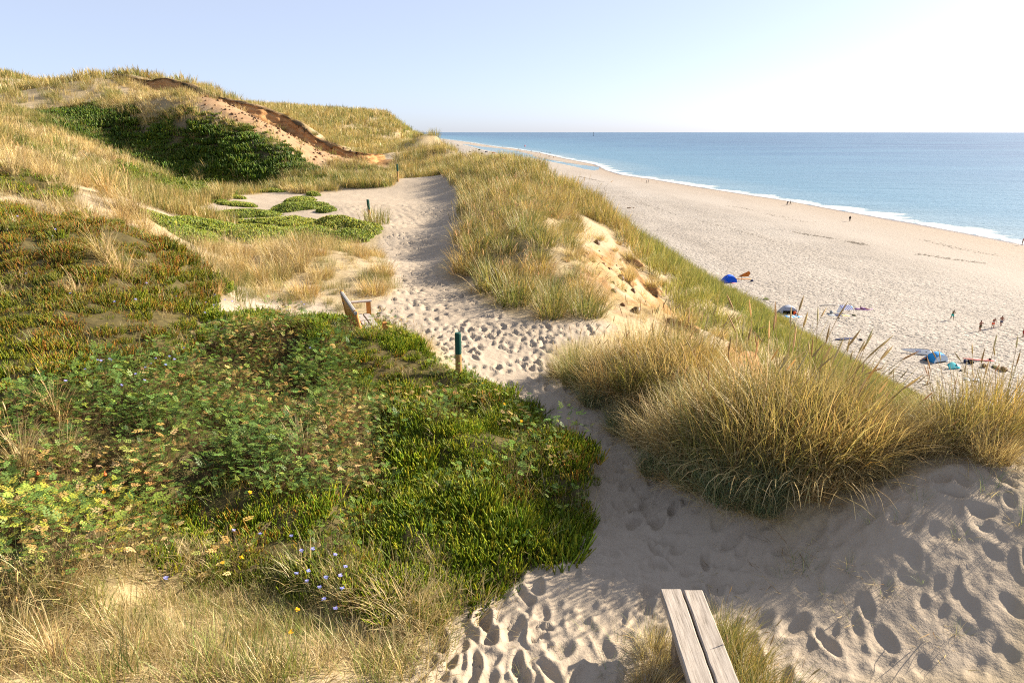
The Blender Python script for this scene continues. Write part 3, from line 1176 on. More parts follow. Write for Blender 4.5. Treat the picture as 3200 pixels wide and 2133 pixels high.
def tile_sample(x, y):
    fx = (x / TS * TN) % TN
    fy = (y / TS * TN) % TN
    ix = fx.astype(int) % TN
    iy = fy.astype(int) % TN
    tx = fx - np.floor(fx)
    ty = fy - np.floor(fy)
    jx = (ix + 1) % TN
    jy = (iy + 1) % TN
    return (tile[ix, iy] * (1 - tx) + tile[jx, iy] * tx) * (1 - ty) + (tile[ix, jy] * (1 - tx) + tile[jx, jy] * tx) * ty


gxx, gyy = polar_xy(az, lr)
gz = land_height(gxx, gyy, upsample(plat_c), upsample(brow_c), upsample(beach_c))
path_g = upsample(path_c)
raise_g = upsample(raise_c)
bare_g = upsample(bare_c)
orange_g = upsample(orange_c)
rr_g = np.hypot(gxx, gyy)
near = sstep((60 - rr_g) / 30)
m1 = vnoise(gxx / 2.3 + 40, gyy / 2.3)
m1 = sstep((m1 - 0.3) / 0.4)
tread = tile_sample(gxx * 1.25, gyy * 1.25) * m1 + tile_sample((gxx * 0.83 - gyy * 0.55) * 1.2 + 1.7, (gxx * 0.55 + gyy * 0.83) * 1.2) * (1 - m1)
tread = tread * (0.55 + 0.9 * vnoise(gxx * 1.7 + 3, gyy * 1.7))
heath_g = upsample(heath_c)
relief = 0.62 * fbm(gxx * 0.95 + 13, gyy * 0.95, 3) * heath_g + 0.16 * fbm(gxx / 1.4, gyy / 1.4, 4) * (1 - path_g) + 0.035 * fbm(gxx * 2.4, gyy * 2.4, 4) + 0.10 * fbm(gxx / 2.5, gyy / 2.5, 3) * path_g
# big drifted hollows on the near right-hand bank
bank = sstep((gxx - 1.3) / 1.0) * sstep((6.0 - gyy) / 1.5) * path_g
tread_amt = path_g * (0.35 + 0.8 * sstep((vnoise(gxx / 6 + 9, gyy / 6) - 0.15) / 0.5)) * near
gz_full = gz + raise_g + relief + tread * tread_amt * (1 - 0.5 * bank) + 0.14 * fbm(gxx * 0.9 + 5, gyy * 0.9, 4) * bank + 0.045 * fbm(gxx * 4, gyy * 4, 3) * bank
gz_full += orange_g * (0.22 * fbm(gxx * 0.7 + 30, gyy * 0.7, 4) + 0.26 * fbm(gxx * 2.6 + 3, gyy * 2.6, 5)) * (gyy > 9)
ground_grid = gz_full


def ground(x, y):
    return grid_sample(ground_grid, np.asarray(x, float), np.asarray(y, float))


idx = np.arange(NA * NR).reshape(NR, NA)
q = np.stack([idx[:-1, :-1], idx[:-1, 1:], idx[1:, 1:], idx[1:, :-1]], -1).reshape(-1, 4)
bh_c = upsample(beach_c)
low = (gz_full < bh_c - 0.02).ravel()
q = q[~low[q].all(1)]
used = np.unique(q)
remap = np.full(NA * NR, -1)
remap[used] = np.arange(len(used))
V = np.stack([gxx.ravel(), gyy.ravel(), gz_full.ravel()], -1)[used]
me = mesh_from_arrays('dunes', V, remap[q][:, ::-1], [M_DUNE], smooth=True, attrs={
    'orange': orange_g.ravel()[used], 'humus': upsample(humus_c).ravel()[used],
    'litter': upsample(litter_c).ravel()[used], 'moss': upsample(moss_c).ravel()[used]})
dunes = link(bpy.data.objects.new('dune_terrain', me))
tag(dunes, 'pale sandy dune land with trodden path, eroded orange edges and slope to the beach', 'dune', kind='structure')

# ------------------------------------------------------------------ beach and sea
baz = np.linspace(math.radians(-32), math.radians(60), 420)
blr = np.linspace(math.log(42.0), math.log(5200.0), 700)
bx, by = polar_xy(baz, blr)
bw = waterline(bx, by)
bz = beach_height(bx, by)
foot = (bw > 0) * sstep((bw - 60) / 30)
bz = bz + foot * (0.35 * fbm(bx / 7, by / 7, 4) + 0.05 * fbm(bx * 1.2, by * 1.2, 3))
bidx = np.arange(bx.size).reshape(bx.shape)
bq = np.stack([bidx[:-1, :-1], bidx[:-1, 1:], bidx[1:, 1:], bidx[1:, :-1]], -1).reshape(-1, 4)
keep = (bw.ravel()[bq].max(1) > -60)
be, _, _, _ = polyline_distance(bx, by, EDGE)
keep &= be.ravel()[bq].max(1) > 8
bq = bq[keep]
bu = np.unique(bq)
rm = np.full(bx.size, -1)
rm[bu] = np.arange(len(bu))
tread_b = sstep((bw - 38) / 30) * 1.0 + 0.12
me = mesh_from_arrays('beach', np.stack([bx.ravel(), by.ravel(), bz.ravel()], -1)[bu], rm[bq][:, ::-1], [M_BEACH], smooth=True,
                      attrs={'shore': np.clip(bw, 0, 500).ravel()[bu], 'tread': tread_b.ravel()[bu]})
beach = link(bpy.data.objects.new('beach', me))
tag(beach, 'wide pale trodden sand beach between dunes and sea', 'beach', kind='structure')

saz = np.linspace(math.radians(-24), math.radians(75), 330)
slr = np.linspace(math.log(60.0), math.log(45000.0), 420)
sx, sy = polar_xy(saz, slr)
sw = -waterline(sx, sy)
sidx = np.arange(sx.size).reshape(sx.shape)
sq = np.stack([sidx[:-1, :-1], sidx[:-1, 1:], sidx[1:, 1:], sidx[1:, :-1]], -1).reshape(-1, 4)
sq = sq[(sw.ravel()[sq].max(1) > -700)]
su = np.unique(sq)
rm = np.full(sx.size, -1)
rm[su] = np.arange(len(su))
shore_s = np.where(sw < 0, 13 + np.zeros_like(sw), sw)
me = mesh_from_arrays('sea', np.stack([sx.ravel(), sy.ravel(), np.zeros(sx.size)], -1)[su], rm[sq][:, ::-1], [M_SEA], smooth=True,
                      attrs={'shore': np.clip(shore_s, 0, 4000).ravel()[su]})
sea = link(bpy.data.objects.new('sea', me))
tag(sea, 'calm blue sea reaching to the horizon', 'sea', kind='structure')


def beach_ground(x, y):
    w = waterline(np.array([x]), np.array([y]))
    f = float((w > 0)[0] * sstep((w - 60) / 30)[0])
    z = float(beach_height(np.array([x]), np.array([y]))[0])
    return z + f * float(0.35 * fbm(np.array([x / 7]), np.array([y / 7]), 4)[0])

# ------------------------------------------------------------------ plants: building blocks
def mat_plant(name, trans=0.35, rough=0.6, instanced=True, gloss=0.02):
    """thin leaves and blades: colour from the plant itself, some light passes through"""
    m, nt, out = new_mat(name)
    g = N(nt)
    c = g.attr('col').outputs['Color']
    if instanced:
        c = g.mix(1.0, c, g.attr('tint', 'INSTANCER').outputs['Color'], 'MULTIPLY')
    else:
        oi = g.n('ShaderNodeObjectInfo')
        c = g.mix(1.0, c, g.ramp(oi.outputs['Random'], [(0.0, (0.85, 0.9, 0.9)), (0.5, (1.0, 1.0, 1.0)), (1.0, (1.15, 1.05, 0.95))]), 'MULTIPLY')
    d = g.n('ShaderNodeBsdfDiffuse')
    t = g.n('ShaderNodeBsdfTranslucent')
    gl = g.n('ShaderNodeBsdfGlossy')
    gl.inputs['Roughness'].default_value = 0.45
    g.l(c, d.inputs['Color'])
    g.l(g.mix(1.0, c, (1.15, 1.1, 0.75), 'MULTIPLY'), t.inputs['Color'])
    mx = g.n('ShaderNodeMixShader')
    mx.inputs['Fac'].default_value = trans
    g.l(d.outputs[0], mx.inputs[1])
    g.l(t.outputs[0], mx.inputs[2])
    m2 = g.n('ShaderNodeMixShader')
    m2.inputs['Fac'].default_value = gloss
    g.l(mx.outputs[0], m2.inputs[1])
    g.l(gl.outputs[0], m2.inputs[2])
    g.l(m2.outputs[0], out.inputs['Surface'])
    return m


M_BLADE = mat_plant('grass_blade', 0.3)
M_LEAF = mat_plant('shrub_leaf', 0.28, gloss=0.015)
M_HEATH = mat_plant('heath_shoot', 0.3)
M_BLADE_O = mat_plant('grass_blade_tussock', 0.32, instanced=False)
M_HEATH_O = mat_plant('heath_shoot_mound', 0.25, instanced=False)

STRAW = [(0.50, 0.40, 0.20), (0.44, 0.34, 0.16), (0.37, 0.29, 0.14), (0.55, 0.46, 0.27), (0.30, 0.21, 0.10)]
OLIVE = [(0.19, 0.20, 0.055), (0.14, 0.17, 0.045), (0.26, 0.235, 0.08), (0.38, 0.30, 0.13), (0.10, 0.13, 0.04)]
GOLD = [(0.40, 0.31, 0.14), (0.33, 0.255, 0.085), (0.25, 0.21, 0.065), (0.18, 0.18, 0.05), (0.44, 0.34, 0.14), (0.22, 0.14, 0.05), (0.48, 0.38, 0.19)]
BLUISH = [(0.17, 0.24, 0.13), (0.13, 0.20, 0.10), (0.23, 0.29, 0.17), (0.35, 0.33, 0.18), (0.10, 0.15, 0.07)]
GREEN = [(0.13, 0.20, 0.035), (0.10, 0.16, 0.03), (0.18, 0.24, 0.05), (0.08, 0.12, 0.025), (0.24, 0.25, 0.07)]


def palette(rng, pal, n, jitter=0.18):
    p = np.array(pal)[rng.integers(0, len(pal), n)]
    return np.clip(p * (1 + rng.normal(0, jitter, (n, 1))) * (1 + rng.normal(0, jitter * 0.25, (n, 3))), 0.01, 0.9)


def make_blades(rng, n, radius, h, width, lean=0.35, droop=0.45, segs=4, pal=OLIVE, wind=(0.0, 0.0), flat=0.0, center_bias=0.5):
    """n curved tapering ribbons; returns verts, tris, colours"""
    th = rng.random(n) * 2 * np.pi
    rr = radius * rng.random(n) ** center_bias
    base = np.stack([rr * np.cos(th), rr * np.sin(th), np.zeros(n)], -1)
    hd = th + rng.normal(0, 0.9, n)
    hx = np.cos(hd)
    hy = np.sin(hd)
    ln = rng.uniform(h[0], h[1], n)
    le = np.abs(rng.normal(lean, lean * 0.5, n)) * (0.4 + 0.6 * rr / max(radius, 1e-6)) + flat
    dr = np.abs(rng.normal(droop, droop * 0.5, n))
    t = np.linspace(0, 1, segs + 1)
    # arc: heading angle from the vertical grows along the blade
    ang0 = np.arctan(le)
    ang = ang0[:, None] + (dr * 1.9)[:, None] * (t[None, :] ** 1.5)
    ang = np.minimum(ang, 2.5)
    ds = ln[:, None] / segs
    sx_ = np.cumsum(np.sin(ang) * ds, 1) - np.sin(ang) * ds
    cz_ = np.cumsum(np.cos(ang) * ds, 1) - np.cos(ang) * ds
    P = np.empty((n, segs + 1, 3))
    P[..., 0] = base[:, None, 0] + hx[:, None] * sx_ + wind[0] * ln[:, None] * t ** 1.8
    P[..., 1] = base[:, None, 1] + hy[:, None] * sx_ + wind[1] * ln[:, None] * t ** 1.8
    P[..., 2] = np.maximum(cz_, 0.004) - 0.02 * (1 - t)
    sd = rng.random(n) * 2 * np.pi
    # width direction: mostly sideways to the heading
    wx = -hy * 0.8 + 0.4 * np.cos(sd)
    wy = hx * 0.8 + 0.4 * np.sin(sd)
    wl_ = np.hypot(wx, wy) + 1e-6
    wx /= wl_
    wy /= wl_
    wv = np.stack([wx, wy, np.zeros(n)], -1)
    ww = width * rng.uniform(0.7, 1.3, n)
    prof = (1 - t ** 2.2) * 0.9 + 0.1
    Lf = P[:, :-1] - wv[:, None, :] * (ww[:, None] * prof[None, :-1] / 2)[..., None]
    Rt = P[:, :-1] + wv[:, None, :] * (ww[:, None] * prof[None, :-1] / 2)[..., None]
    V = np.concatenate([Lf, Rt, P[:, -1:]], 1)             # per blade: segs left, segs right, tip
    k = 2 * segs + 1
    F = []
    for s in range(segs - 1):
        F += [(s, segs + s, segs + s + 1), (s, segs + s + 1, s + 1)]
    F.append((segs - 1, 2 * segs - 1, 2 * segs))
    F = np.array(F)
    T = (F[None] + (np.arange(n) * k)[:, None, None]).reshape(-1, 3)
    C = np.repeat(palette(rng, pal, n)[:, None, :], k, 1)
    # blades dry from the tip down
    tv = np.concatenate([t[:-1], t[:-1], t[-1:]])
    dry = (tv[None, :] ** 2 * rng.uniform(0.0, 0.55, (n, 1)))[..., None]
    C = (C * (1 - dry) + np.array((0.50, 0.40, 0.21)) * dry).reshape(-1, 3)
    return V.reshape(-1, 3), T, C


def make_spindles(base, tip, radius, cols, sides=4, prof=(0.25, 1.0, 0.85, 0.1)):
    """seed heads: slim spindles from base to tip (arrays n x 3)"""
    n = len(base)
    d = tip - base
    a = np.cross(d, np.array([0.3, 0.5, 0.81]))
    a /= np.linalg.norm(a, axis=1)[:, None] + 1e-9
    b = np.cross(d, a)
    b /= np.linalg.norm(b, axis=1)[:, None] + 1e-9
    m = len(prof)
    V = []
    for i, p in enumerate(prof):
        c = base + d * (i / (m - 1))
        for s in range(sides):
            q_ = 2 * math.pi * s / sides
            V.append(c + (a * math.cos(q_) + b * math.sin(q_)) * (radius * p)[:, None])
    V = np.stack(V, 1)
    F = []
    for i in range(m - 1):
        for s in range(sides):
            s2 = (s + 1) % sides
            F += [(i * sides + s, i * sides + s2, (i + 1) * sides + s2), (i * sides + s, (i + 1) * sides + s2, (i + 1) * sides + s)]
    F = np.array(F)
    k = m * sides
    T = (F[None] + (np.arange(n) * k)[:, None, None]).reshape(-1, 3)
    C = np.repeat(cols[:, None, :], k, 1).reshape(-1, 3)
    return V.reshape(-1, 3), T, C


def cat_geo(*parts):
    off = 0
    V, F, C = [], [], []
    for v, f, c in parts:
        V.append(v)
        F.append(f + off)
        C.append(c)
        off += len(v)
    return np.concatenate(V), np.concatenate(F), np.concatenate(C)


def make_seed_stems(rng, n, radius, h, lean, wind, head=0.2, pal=STRAW):
    """upright straw stems carrying a seed head; returns (stems geo, heads geo)"""
    th = rng.random(n) * 2 * np.pi
    rr = radius * rng.random(n) ** 0.5
    b = np.stack([rr * np.cos(th), rr * np.sin(th), np.zeros(n)], -1)
    ln = rng.uniform(h[0], h[1], n)
    dx = np.cos(th) * rr / max(radius, 1e-6) * lean + rng.normal(0, 0.08, n) + wind[0]
    dy = np.sin(th) * rr / max(radius, 1e-6) * lean + rng.normal(0, 0.08, n) + wind[1]
    p1 = b + np.stack([dx * ln * 0.45, dy * ln * 0.45, ln * 0.62], -1)
    p2 = b + np.stack([dx * ln * 0.95, dy * ln * 0.95, ln * (0.97 - 0.25 * np.hypot(dx, dy))], -1)
    d = p2 - p1
    d /= np.linalg.norm(d, axis=1)[:, None]
    bend = np.stack([dx, dy, -0.25 * np.hypot(dx, dy) - 0.05], -1) * 0.5
    d2 = d + bend
    d2 /= np.linalg.norm(d2, axis=1)[:, None]
    p3 = p2 + d2 * (head * rng.uniform(0.7, 1.2, n))[:, None]
    cols = palette(rng, pal, n)
    s1 = make_spindles(b, p1, np.full(n, 0.0032), cols, 3, (1.0, 0.9))
    s2 = make_spindles(p1, p2, np.full(n, 0.0028), cols, 3, (1.0, 0.8))
    hd = make_spindles(p2, p3, rng.uniform(0.0065, 0.0095, n), palette(rng, [(0.50, 0.37, 0.19), (0.42, 0.29, 0.13), (0.56, 0.43, 0.24)], n), 5, (0.3, 1.0, 0.95, 0.7, 0.08))
    return cat_geo(s1, s2), hd


def make_heath(rng, n, radius, h, thick, cols):
    """bottle-brush shoots standing close together"""
    th = rng.random(n) * 2 * np.pi
    rr = radius * rng.random(n) ** 0.5
    b = np.stack([rr * np.cos(th), rr * np.sin(th), np.full(n, -0.02)], -1)
    ln = rng.uniform(h[0], h[1], n)
    d = np.stack([rng.normal(0, 0.28, n) + 0.25 * np.cos(th) * rr / radius, rng.normal(0, 0.28, n) + 0.25 * np.sin(th) * rr / radius, np.ones(n)], -1)
    tip = b + d * ln[:, None]
    return make_spindles(b, tip, np.full(n, thick) * rng.uniform(0.7, 1.3, n), cols, 4, (0.5, 1.15, 0.6, 1.1, 0.55, 0.8, 0.15))


def make_rose(rng, n, radius, h, leaf, pal):
    """pinnate leaves (seven leaflets) on short arching stalks"""
    V, F, C = [], [], []
    off = 0
    for i in range(n):
        th = rng.random() * 2 * math.pi
        r = radius * math.sqrt(rng.random())
        z = rng.uniform(*h) * (1 - 0.5 * (r / radius) ** 2)
        hd = th + rng.normal(0, 0.8)
        pitch = rng.normal(0.25, 0.35)
        ax = np.array([math.cos(hd) * math.cos(pitch), math.sin(hd) * math.cos(pitch), math.sin(pitch)])
        sd = np.array([-math.sin(hd), math.cos(hd), rng.normal(0, 0.25)])
        sd /= np.linalg.norm(sd)
        up = np.cross(ax, sd)
        o = np.array([r * math.cos(th), r * math.sin(th), z])
        c = palette(rng, pal, 1, 0.22)[0]
        L = leaf * rng.uniform(0.7, 1.25)
        for j in range(7):
            if j == 6:
                p = o + ax * L
                dr_ = ax
            else:
                s = 1 if j % 2 else -1
                p = o + ax * L * (0.3 + 0.27 * (j // 2))
                dr_ = sd * s * 0.85 + ax * 0.5
                dr_ = dr_ / np.linalg.norm(dr_)
            ll = L * 0.42
            wv = np.cross(dr_, up) * ll * 0.30
            fold = up * ll * rng.uniform(-0.08, 0.16)
            pts = [p, p + dr_ * ll * 0.45 + wv + fold, p + dr_ * ll, p + dr_ * ll * 0.45 - wv + fold]
            V += pts
            F += [(off, off + 1, off + 2), (off, off + 2, off + 3)]
            cc = np.clip(c * (1 + rng.normal(0, 0.12)), 0, 1)
            C += [cc] * 4
            off += 4
        # stalk down to the ground
        w = np.array([0.0025, 0.0, 0.0])
        root = np.array([o[0] * 0.6, o[1] * 0.6, -0.02])
        V += [root - w, root + w, o]
        F.append((off, off + 1, off + 2))
        C += [np.array((0.14, 0.09, 0.05))] * 3
        off += 3
    return np.array(V), np.array(F), np.array(C)


def template(name, geo, mat):
    v, f, c = geo
    me_ = mesh_from_arrays(name, v, f, [mat], cols=c)
    return bpy.data.objects.new(name, me_)


def instancer_tree(coll):
    ng = bpy.data.node_groups.new('scatter_' + coll.name, 'GeometryNodeTree')
    ng.interface.new_socket('Geometry', in_out='INPUT', socket_type='NodeSocketGeometry')
    ng.interface.new_socket('Geometry', in_out='OUTPUT', socket_type='NodeSocketGeometry')
    nd = ng.nodes
    gi = nd.new('NodeGroupInput')
    go = nd.new('NodeGroupOutput')
    ci = nd.new('GeometryNodeCollectionInfo')
    ci.inputs['Collection'].default_value = coll
    ci.inputs['Separate Children'].default_value = True
    ci.inputs['Reset Children'].default_value = True
    ip = nd.new('GeometryNodeInstanceOnPoints')
    ip.inputs['Pick Instance'].default_value = True
    def attr(n, t):
        a = nd.new('GeometryNodeInputNamedAttribute')
        a.data_type = t
        a.inputs['Name'].default_value = n
        return a.outputs['Attribute']
    ng.links.new(gi.outputs[0], ip.inputs['Points'])
    ng.links.new(ci.outputs[0], ip.inputs['Instance'])
    ng.links.new(attr('pick', 'INT'), ip.inputs['Instance Index'])
    ng.links.new(attr('rot', 'FLOAT_VECTOR'), ip.inputs['Rotation'])
    ng.links.new(attr('scl', 'FLOAT_VECTOR'), ip.inputs['Scale'])
    ng.links.new(ip.outputs[0], go.inputs[0])
    return ng


def scatter(name, label, cat, pts, scl, pick, tint, templates, rot=None, sink=0.0, rng=None):
    """one mass of plants: points carrying small clumps"""
    coll = bpy.data.collections.new('clumps_' + name)
    for i, t in enumerate(templates):
        t.name = f'clump_{name}_{i:02d}'
        coll.objects.link(t)
    n = len(pts)
    me_ = bpy.data.meshes.new(name)
    me_.vertices.add(n)
    p = np.array(pts, np.float32)
    p[:, 2] -= sink
    me_.vertices.foreach_set('co', p.ravel())
    if rot is None:
        rot = np.stack([rng.normal(0, 0.10, n), rng.normal(0, 0.10, n), rng.random(n) * 6.283], -1)
    for nm, typ, val, key in (('pick', 'INT', pick, 'value'), ('rot', 'FLOAT_VECTOR', rot, 'vector'), ('scl', 'FLOAT_VECTOR', scl, 'vector')):
        a = me_.attributes.new(nm, typ, 'POINT')
        a.data.foreach_set(key, np.asarray(val, np.int32 if typ == 'INT' else np.float32).ravel())
    a = me_.attributes.new('tint', 'FLOAT_COLOR', 'POINT')
    c = np.ones((n, 4), np.float32)
    c[:, :3] = tint
    a.data.foreach_set('color', c.ravel())
    o = link(bpy.data.objects.new(name, me_))
    md = o.modifiers.new('scatter', 'NODES')
    md.node_group = instancer_tree(coll)
    tag(o, label, cat, kind='stuff')
    return o


def in_poly_points(rng, names, density, grow=0.0):
    """uniform random points in land polygons"""
    out = []
    for nme in (names if isinstance(names, (list, tuple)) else [names]):
        P_ = np.array(LAND[nme])
        lo = P_.min(0) - 1
        hi = P_.max(0) + 1
        n = int((hi - lo).prod() * density)
        p = lo + rng.random((n, 2)) * (hi - lo)
        s = grid_sample(SDF[nme], p[:, 0], p[:, 1])
        out.append(p[s > -grow])
    return np.concatenate(out)


def lift(p):
    return np.column_stack([p, ground(p[:, 0], p[:, 1])])


def sdf_at(name, p):
    return grid_sample(SDF[name], p[:, 0], p[:, 1])


def iso(s):
    return np.repeat(np.asarray(s)[:, None], 3, 1)


RS = np.random.default_rng(2024)

# ---------------------------------------------------------------- heath (crowberry) close by
HG = [(0.165, 0.225, 0.016), (0.115, 0.175, 0.014), (0.23, 0.28, 0.022), (0.075, 0.12, 0.013), (0.30, 0.29, 0.03)]
HR = [(0.33, 0.17, 0.035), (0.36, 0.25, 0.05), (0.24, 0.25, 0.03), (0.17, 0.22, 0.025), (0.22, 0.115, 0.03), (0.11, 0.15, 0.025), (0.20, 0.26, 0.03)]


def heath_templates(pal, k, n=85, radius=0.13, h=(0.035, 0.105), thick=0.0046, seed=1):
    out = []
    for i in range(k):
        r = np.random.default_rng(seed * 100 + i)
        out.append(template('heath', make_heath(r, n, radius, h, thick, palette(r, pal, n, 0.2)), M_HEATH))
    return out


p = np.concatenate([in_poly_points(RS, 'green_patch', 85, 0.12), in_poly_points(RS, 'heath_low', 55, 0.1), in_poly_points(RS, 'heath_rust', 48, 0.1), in_poly_points(RS, 'heath_crest', 40, 0.1)])
rose_s = np.maximum(sdf_at('rose', p), sdf_at('rose_yellow', p))
p = p[(rose_s < 0.05) | (RS.random(len(p)) < 0.25)]
rust = np.clip(0.5 + np.maximum(sdf_at('heath_rust', p), sdf_at('heath_crest', p)), 0, 1) * 0.7 + 0.22 * (sdf_at('heath_low', p) > -0.1)
rust = rust + 0.02 + 1.5 * fbm(p[:, 0] * 1.3, p[:, 1] * 1.3, 4)
is_rust = RS.random(len(p)) < np.clip(rust, 0, 0.85)
thin = (fbm(p[:, 0] * 0.9 + 50, p[:, 1] * 0.9, 4) > -0.27) | (p[:, 1] < 6.5)
p, is_rust = p[thin], is_rust[thin]
pts = lift(p)
n = len(pts)
lump = fbm(p[:, 0] * 1.7 + 9, p[:, 1] * 1.7, 3)
pts[:, 2] += 0.16 * lump
scl = iso(RS.uniform(0.55, 1.4, n) * (1 + 1.6 * lump))
tn = 1.0 + 0.9 * fbm(p[:, 0] * 2.2, p[:, 1] * 2.2, 3)
tint = np.stack([tn * 1.1, tn * 1.1, tn * 0.9], -1)
tint[sdf_at('heath_rust', p) > 0] *= np.array([0.85, 0.72, 0.75])
scatter('heath_shrubs', 'low green and rust coloured heath shoots covering the near slope beside the path', 'heath', pts, scl,
        np.where(is_rust, RS.integers(5, 9, n), RS.integers(0, 5, n)), tint,
        heath_templates(HG, 5, seed=1) + heath_templates(HR, 4, seed=2), rng=RS)
print('heath', n)

# ---------------------------------------------------------------- rose scrub
RG = [(0.085, 0.145, 0.028), (0.12, 0.185, 0.036), (0.055, 0.10, 0.024), (0.19, 0.235, 0.042), (0.105, 0.17, 0.045)]
RY = [(0.33, 0.36, 0.05), (0.24, 0.30, 0.05), (0.44, 0.38, 0.06), (0.14, 0.22, 0.05)]
RB = [(0.36, 0.24, 0.085), (0.30, 0.18, 0.06), (0.42, 0.32, 0.14), (0.20, 0.12, 0.045), (0.20, 0.21, 0.06), (0.13, 0.17, 0.045)]


def rose_templates(pal, k, seed):
    return [template('rose', make_rose(np.random.default_rng(seed * 50 + i), 40, 0.17, (0.05, 0.30), 0.05, pal), M_LEAF) for i in range(k)]


p = np.concatenate([in_poly_points(RS, 'rose', 42, 0.15), in_poly_points(RS, 'rose_yellow', 40, 0.1), in_poly_points(RS, ['heath_low', 'green_patch'], 2.2, 0.0)])
yel = (sdf_at('rose_yellow', p) > 0)
brown = (fbm(p[:, 0] * 1.1 + 70, p[:, 1] * 1.1, 4) + RS.normal(0, 0.12, len(p))) > 0.07
u = RS.random(len(p))
pick = np.where(yel & (u < 0.6), RS.integers(4, 7, len(p)), np.where(brown & (u < 0.75), RS.integers(7, 10, len(p)), RS.integers(0, 4, len(p))))
pts = lift(p)
pts[:, 2] += 0.12 * fbm(p[:, 0] * 1.4, p[:, 1] * 1.4, 3)
n = len(pts)
tn = RS.uniform(0.8, 1.25, n)
scatter('rose_scrub', 'low rose scrub with green and browning leaflets on the near slope', 'rose scrub', pts, iso(RS.uniform(0.6, 1.5, n)), pick,
        iso(tn), rose_templates(RG, 4, 1) + rose_templates(RY, 3, 2) + rose_templates(RB, 3, 3), rng=RS)
print('rose', n)


# ---------------------------------------------------------------- fine grass
def grass_templates(pal, k, n, radius, h, width, seed, lean=0.5, droop=0.4, flat=0.0, segs=3):
    return [template('grass', make_blades(np.random.default_rng(seed * 70 + i), n, radius, h, width, lean, droop, segs, pal, flat=flat), M_BLADE) for i in range(k)]


p = np.concatenate([in_poly_points(RS, 'straw_lawn', 170, 0.15), in_poly_points(RS, 'herb', 150, 0.1), in_poly_points(RS, ['green_patch'], 5, 0.15), in_poly_points(RS, ['heath_low', 'rose_yellow', 'rose', 'heath_rust'], 3.5, 0)])
herb = sdf_at('herb', p) > 0.05
lawn = sdf_at('straw_lawn', p) > 0
u = RS.random(len(p))
gn = fbm(p[:, 0] * 2, p[:, 1] * 2, 3)
pick = np.where(lawn, np.where(u < 0.86, RS.integers(0, 4, len(p)), RS.integers(4, 7, len(p))), np.where(u + gn < 0.5, RS.integers(0, 4, len(p)), RS.integers(4, 7, len(p))))
pts = lift(p)
n = len(pts)
sc_ = np.where(herb | lawn, RS.uniform(0.6, 1.2, n), RS.uniform(1.0, 1.9, n))
scatter('short_grass', 'short straw and green grass across the lower left foreground', 'grass', pts, iso(sc_), pick, iso(RS.uniform(0.85, 1.2, n)),
        grass_templates(STRAW, 4, 46, 0.12, (0.06, 0.2), 0.0028, 1, 0.9, 0.5, 0.15) + grass_templates(GREEN + OLIVE[:2] + STRAW[:2], 3, 46, 0.11, (0.06, 0.18), 0.003, 2, 0.6, 0.4), rng=RS)
print('short grass', n)

# ---------------------------------------------------------------- dry grass of banks and crests at middle distance
p = np.concatenate([in_poly_points(RS, 'tan_bank', 9, 0.5), in_poly_points(RS, 'straw_crest', 7, 0.3), in_poly_points(RS, 'sand_pocket', 1.2, 0.0),
                    in_poly_points(RS, 'meadow', 6.5, 1.5), in_poly_points(RS, 'hill_straw', 5, 1.0), in_poly_points(RS, 'grass_bank', 9, 0.5),
                    in_poly_points(RS, 'mid_green', 0.5, 0.5), in_poly_points(RS, 'lower_green', 0.7, 0.5), in_poly_points(RS, 'hill_green', 2.4, 1.0), in_poly_points(RS, 'hill_scree', 0.15, 0.0), in_poly_points(RS, 'ledge', 3.5, 0.4)])
pa = grid_sample(path_c, p[:, 0], p[:, 1])
p = p[pa < 0.4]
r_ = np.hypot(p[:, 0], p[:, 1])
green = np.maximum.reduce([sdf_at(k, p) > 0 for k in ('hill_green', 'mid_green', 'lower_green', 'grass_bank')])
green |= (sdf_at('tan_bank', p) > -0.5) & (p[:, 0] > -4.9)
green |= (fbm(p[:, 0] / 4 + 20, p[:, 1] / 4, 3) > 0.04)
u = RS.random(len(p)) + 0.7 * fbm(p[:, 0] / 3, p[:, 1] / 3, 3)
far = r_ > 26
pick = np.where(far, np.where(green & (u > 0.35), RS.integers(9, 12, len(p)), RS.integers(6, 9, len(p))), np.where(green & (u > 0.5), RS.integers(3, 6, len(p)), RS.integers(0, 3, len(p))))
pts = lift(p)
n = len(pts)
print('dry grass', n)
scatter('dune_grass', 'straw and green dune grass on the banks and hillsides left of the path', 'grass', pts,
        iso(RS.uniform(0.6, 1.2, n) * (1 + 1.1 * fbm(p[:, 0] / 1.3, p[:, 1] / 1.3, 3)) * np.where(sdf_at('ledge', p) > -0.2, 0.5, 1.0) * np.where((sdf_at('tan_bank', p) > -0.5) & (p[:, 0] > -4.9), 0.55, 1.0)), pick, iso(RS.uniform(0.8, 1.2, n) * (1 + 0.9 * fbm(p[:, 0] / 1.8 + 60, p[:, 1] / 1.8, 3))),
        grass_templates(STRAW, 3, 70, 0.2, (0.25, 0.6), 0.0055, 3, 0.55, 0.5) + grass_templates(OLIVE, 3, 70, 0.2, (0.25, 0.6), 0.0055, 4, 0.5, 0.45)
        + grass_templates(STRAW, 3, 42, 0.3, (0.3, 0.6), 0.016, 5, 0.5, 0.45) + grass_templates(OLIVE + GREEN[:2], 3, 42, 0.3, (0.3, 0.6), 0.016, 6, 0.5, 0.4), rng=RS)

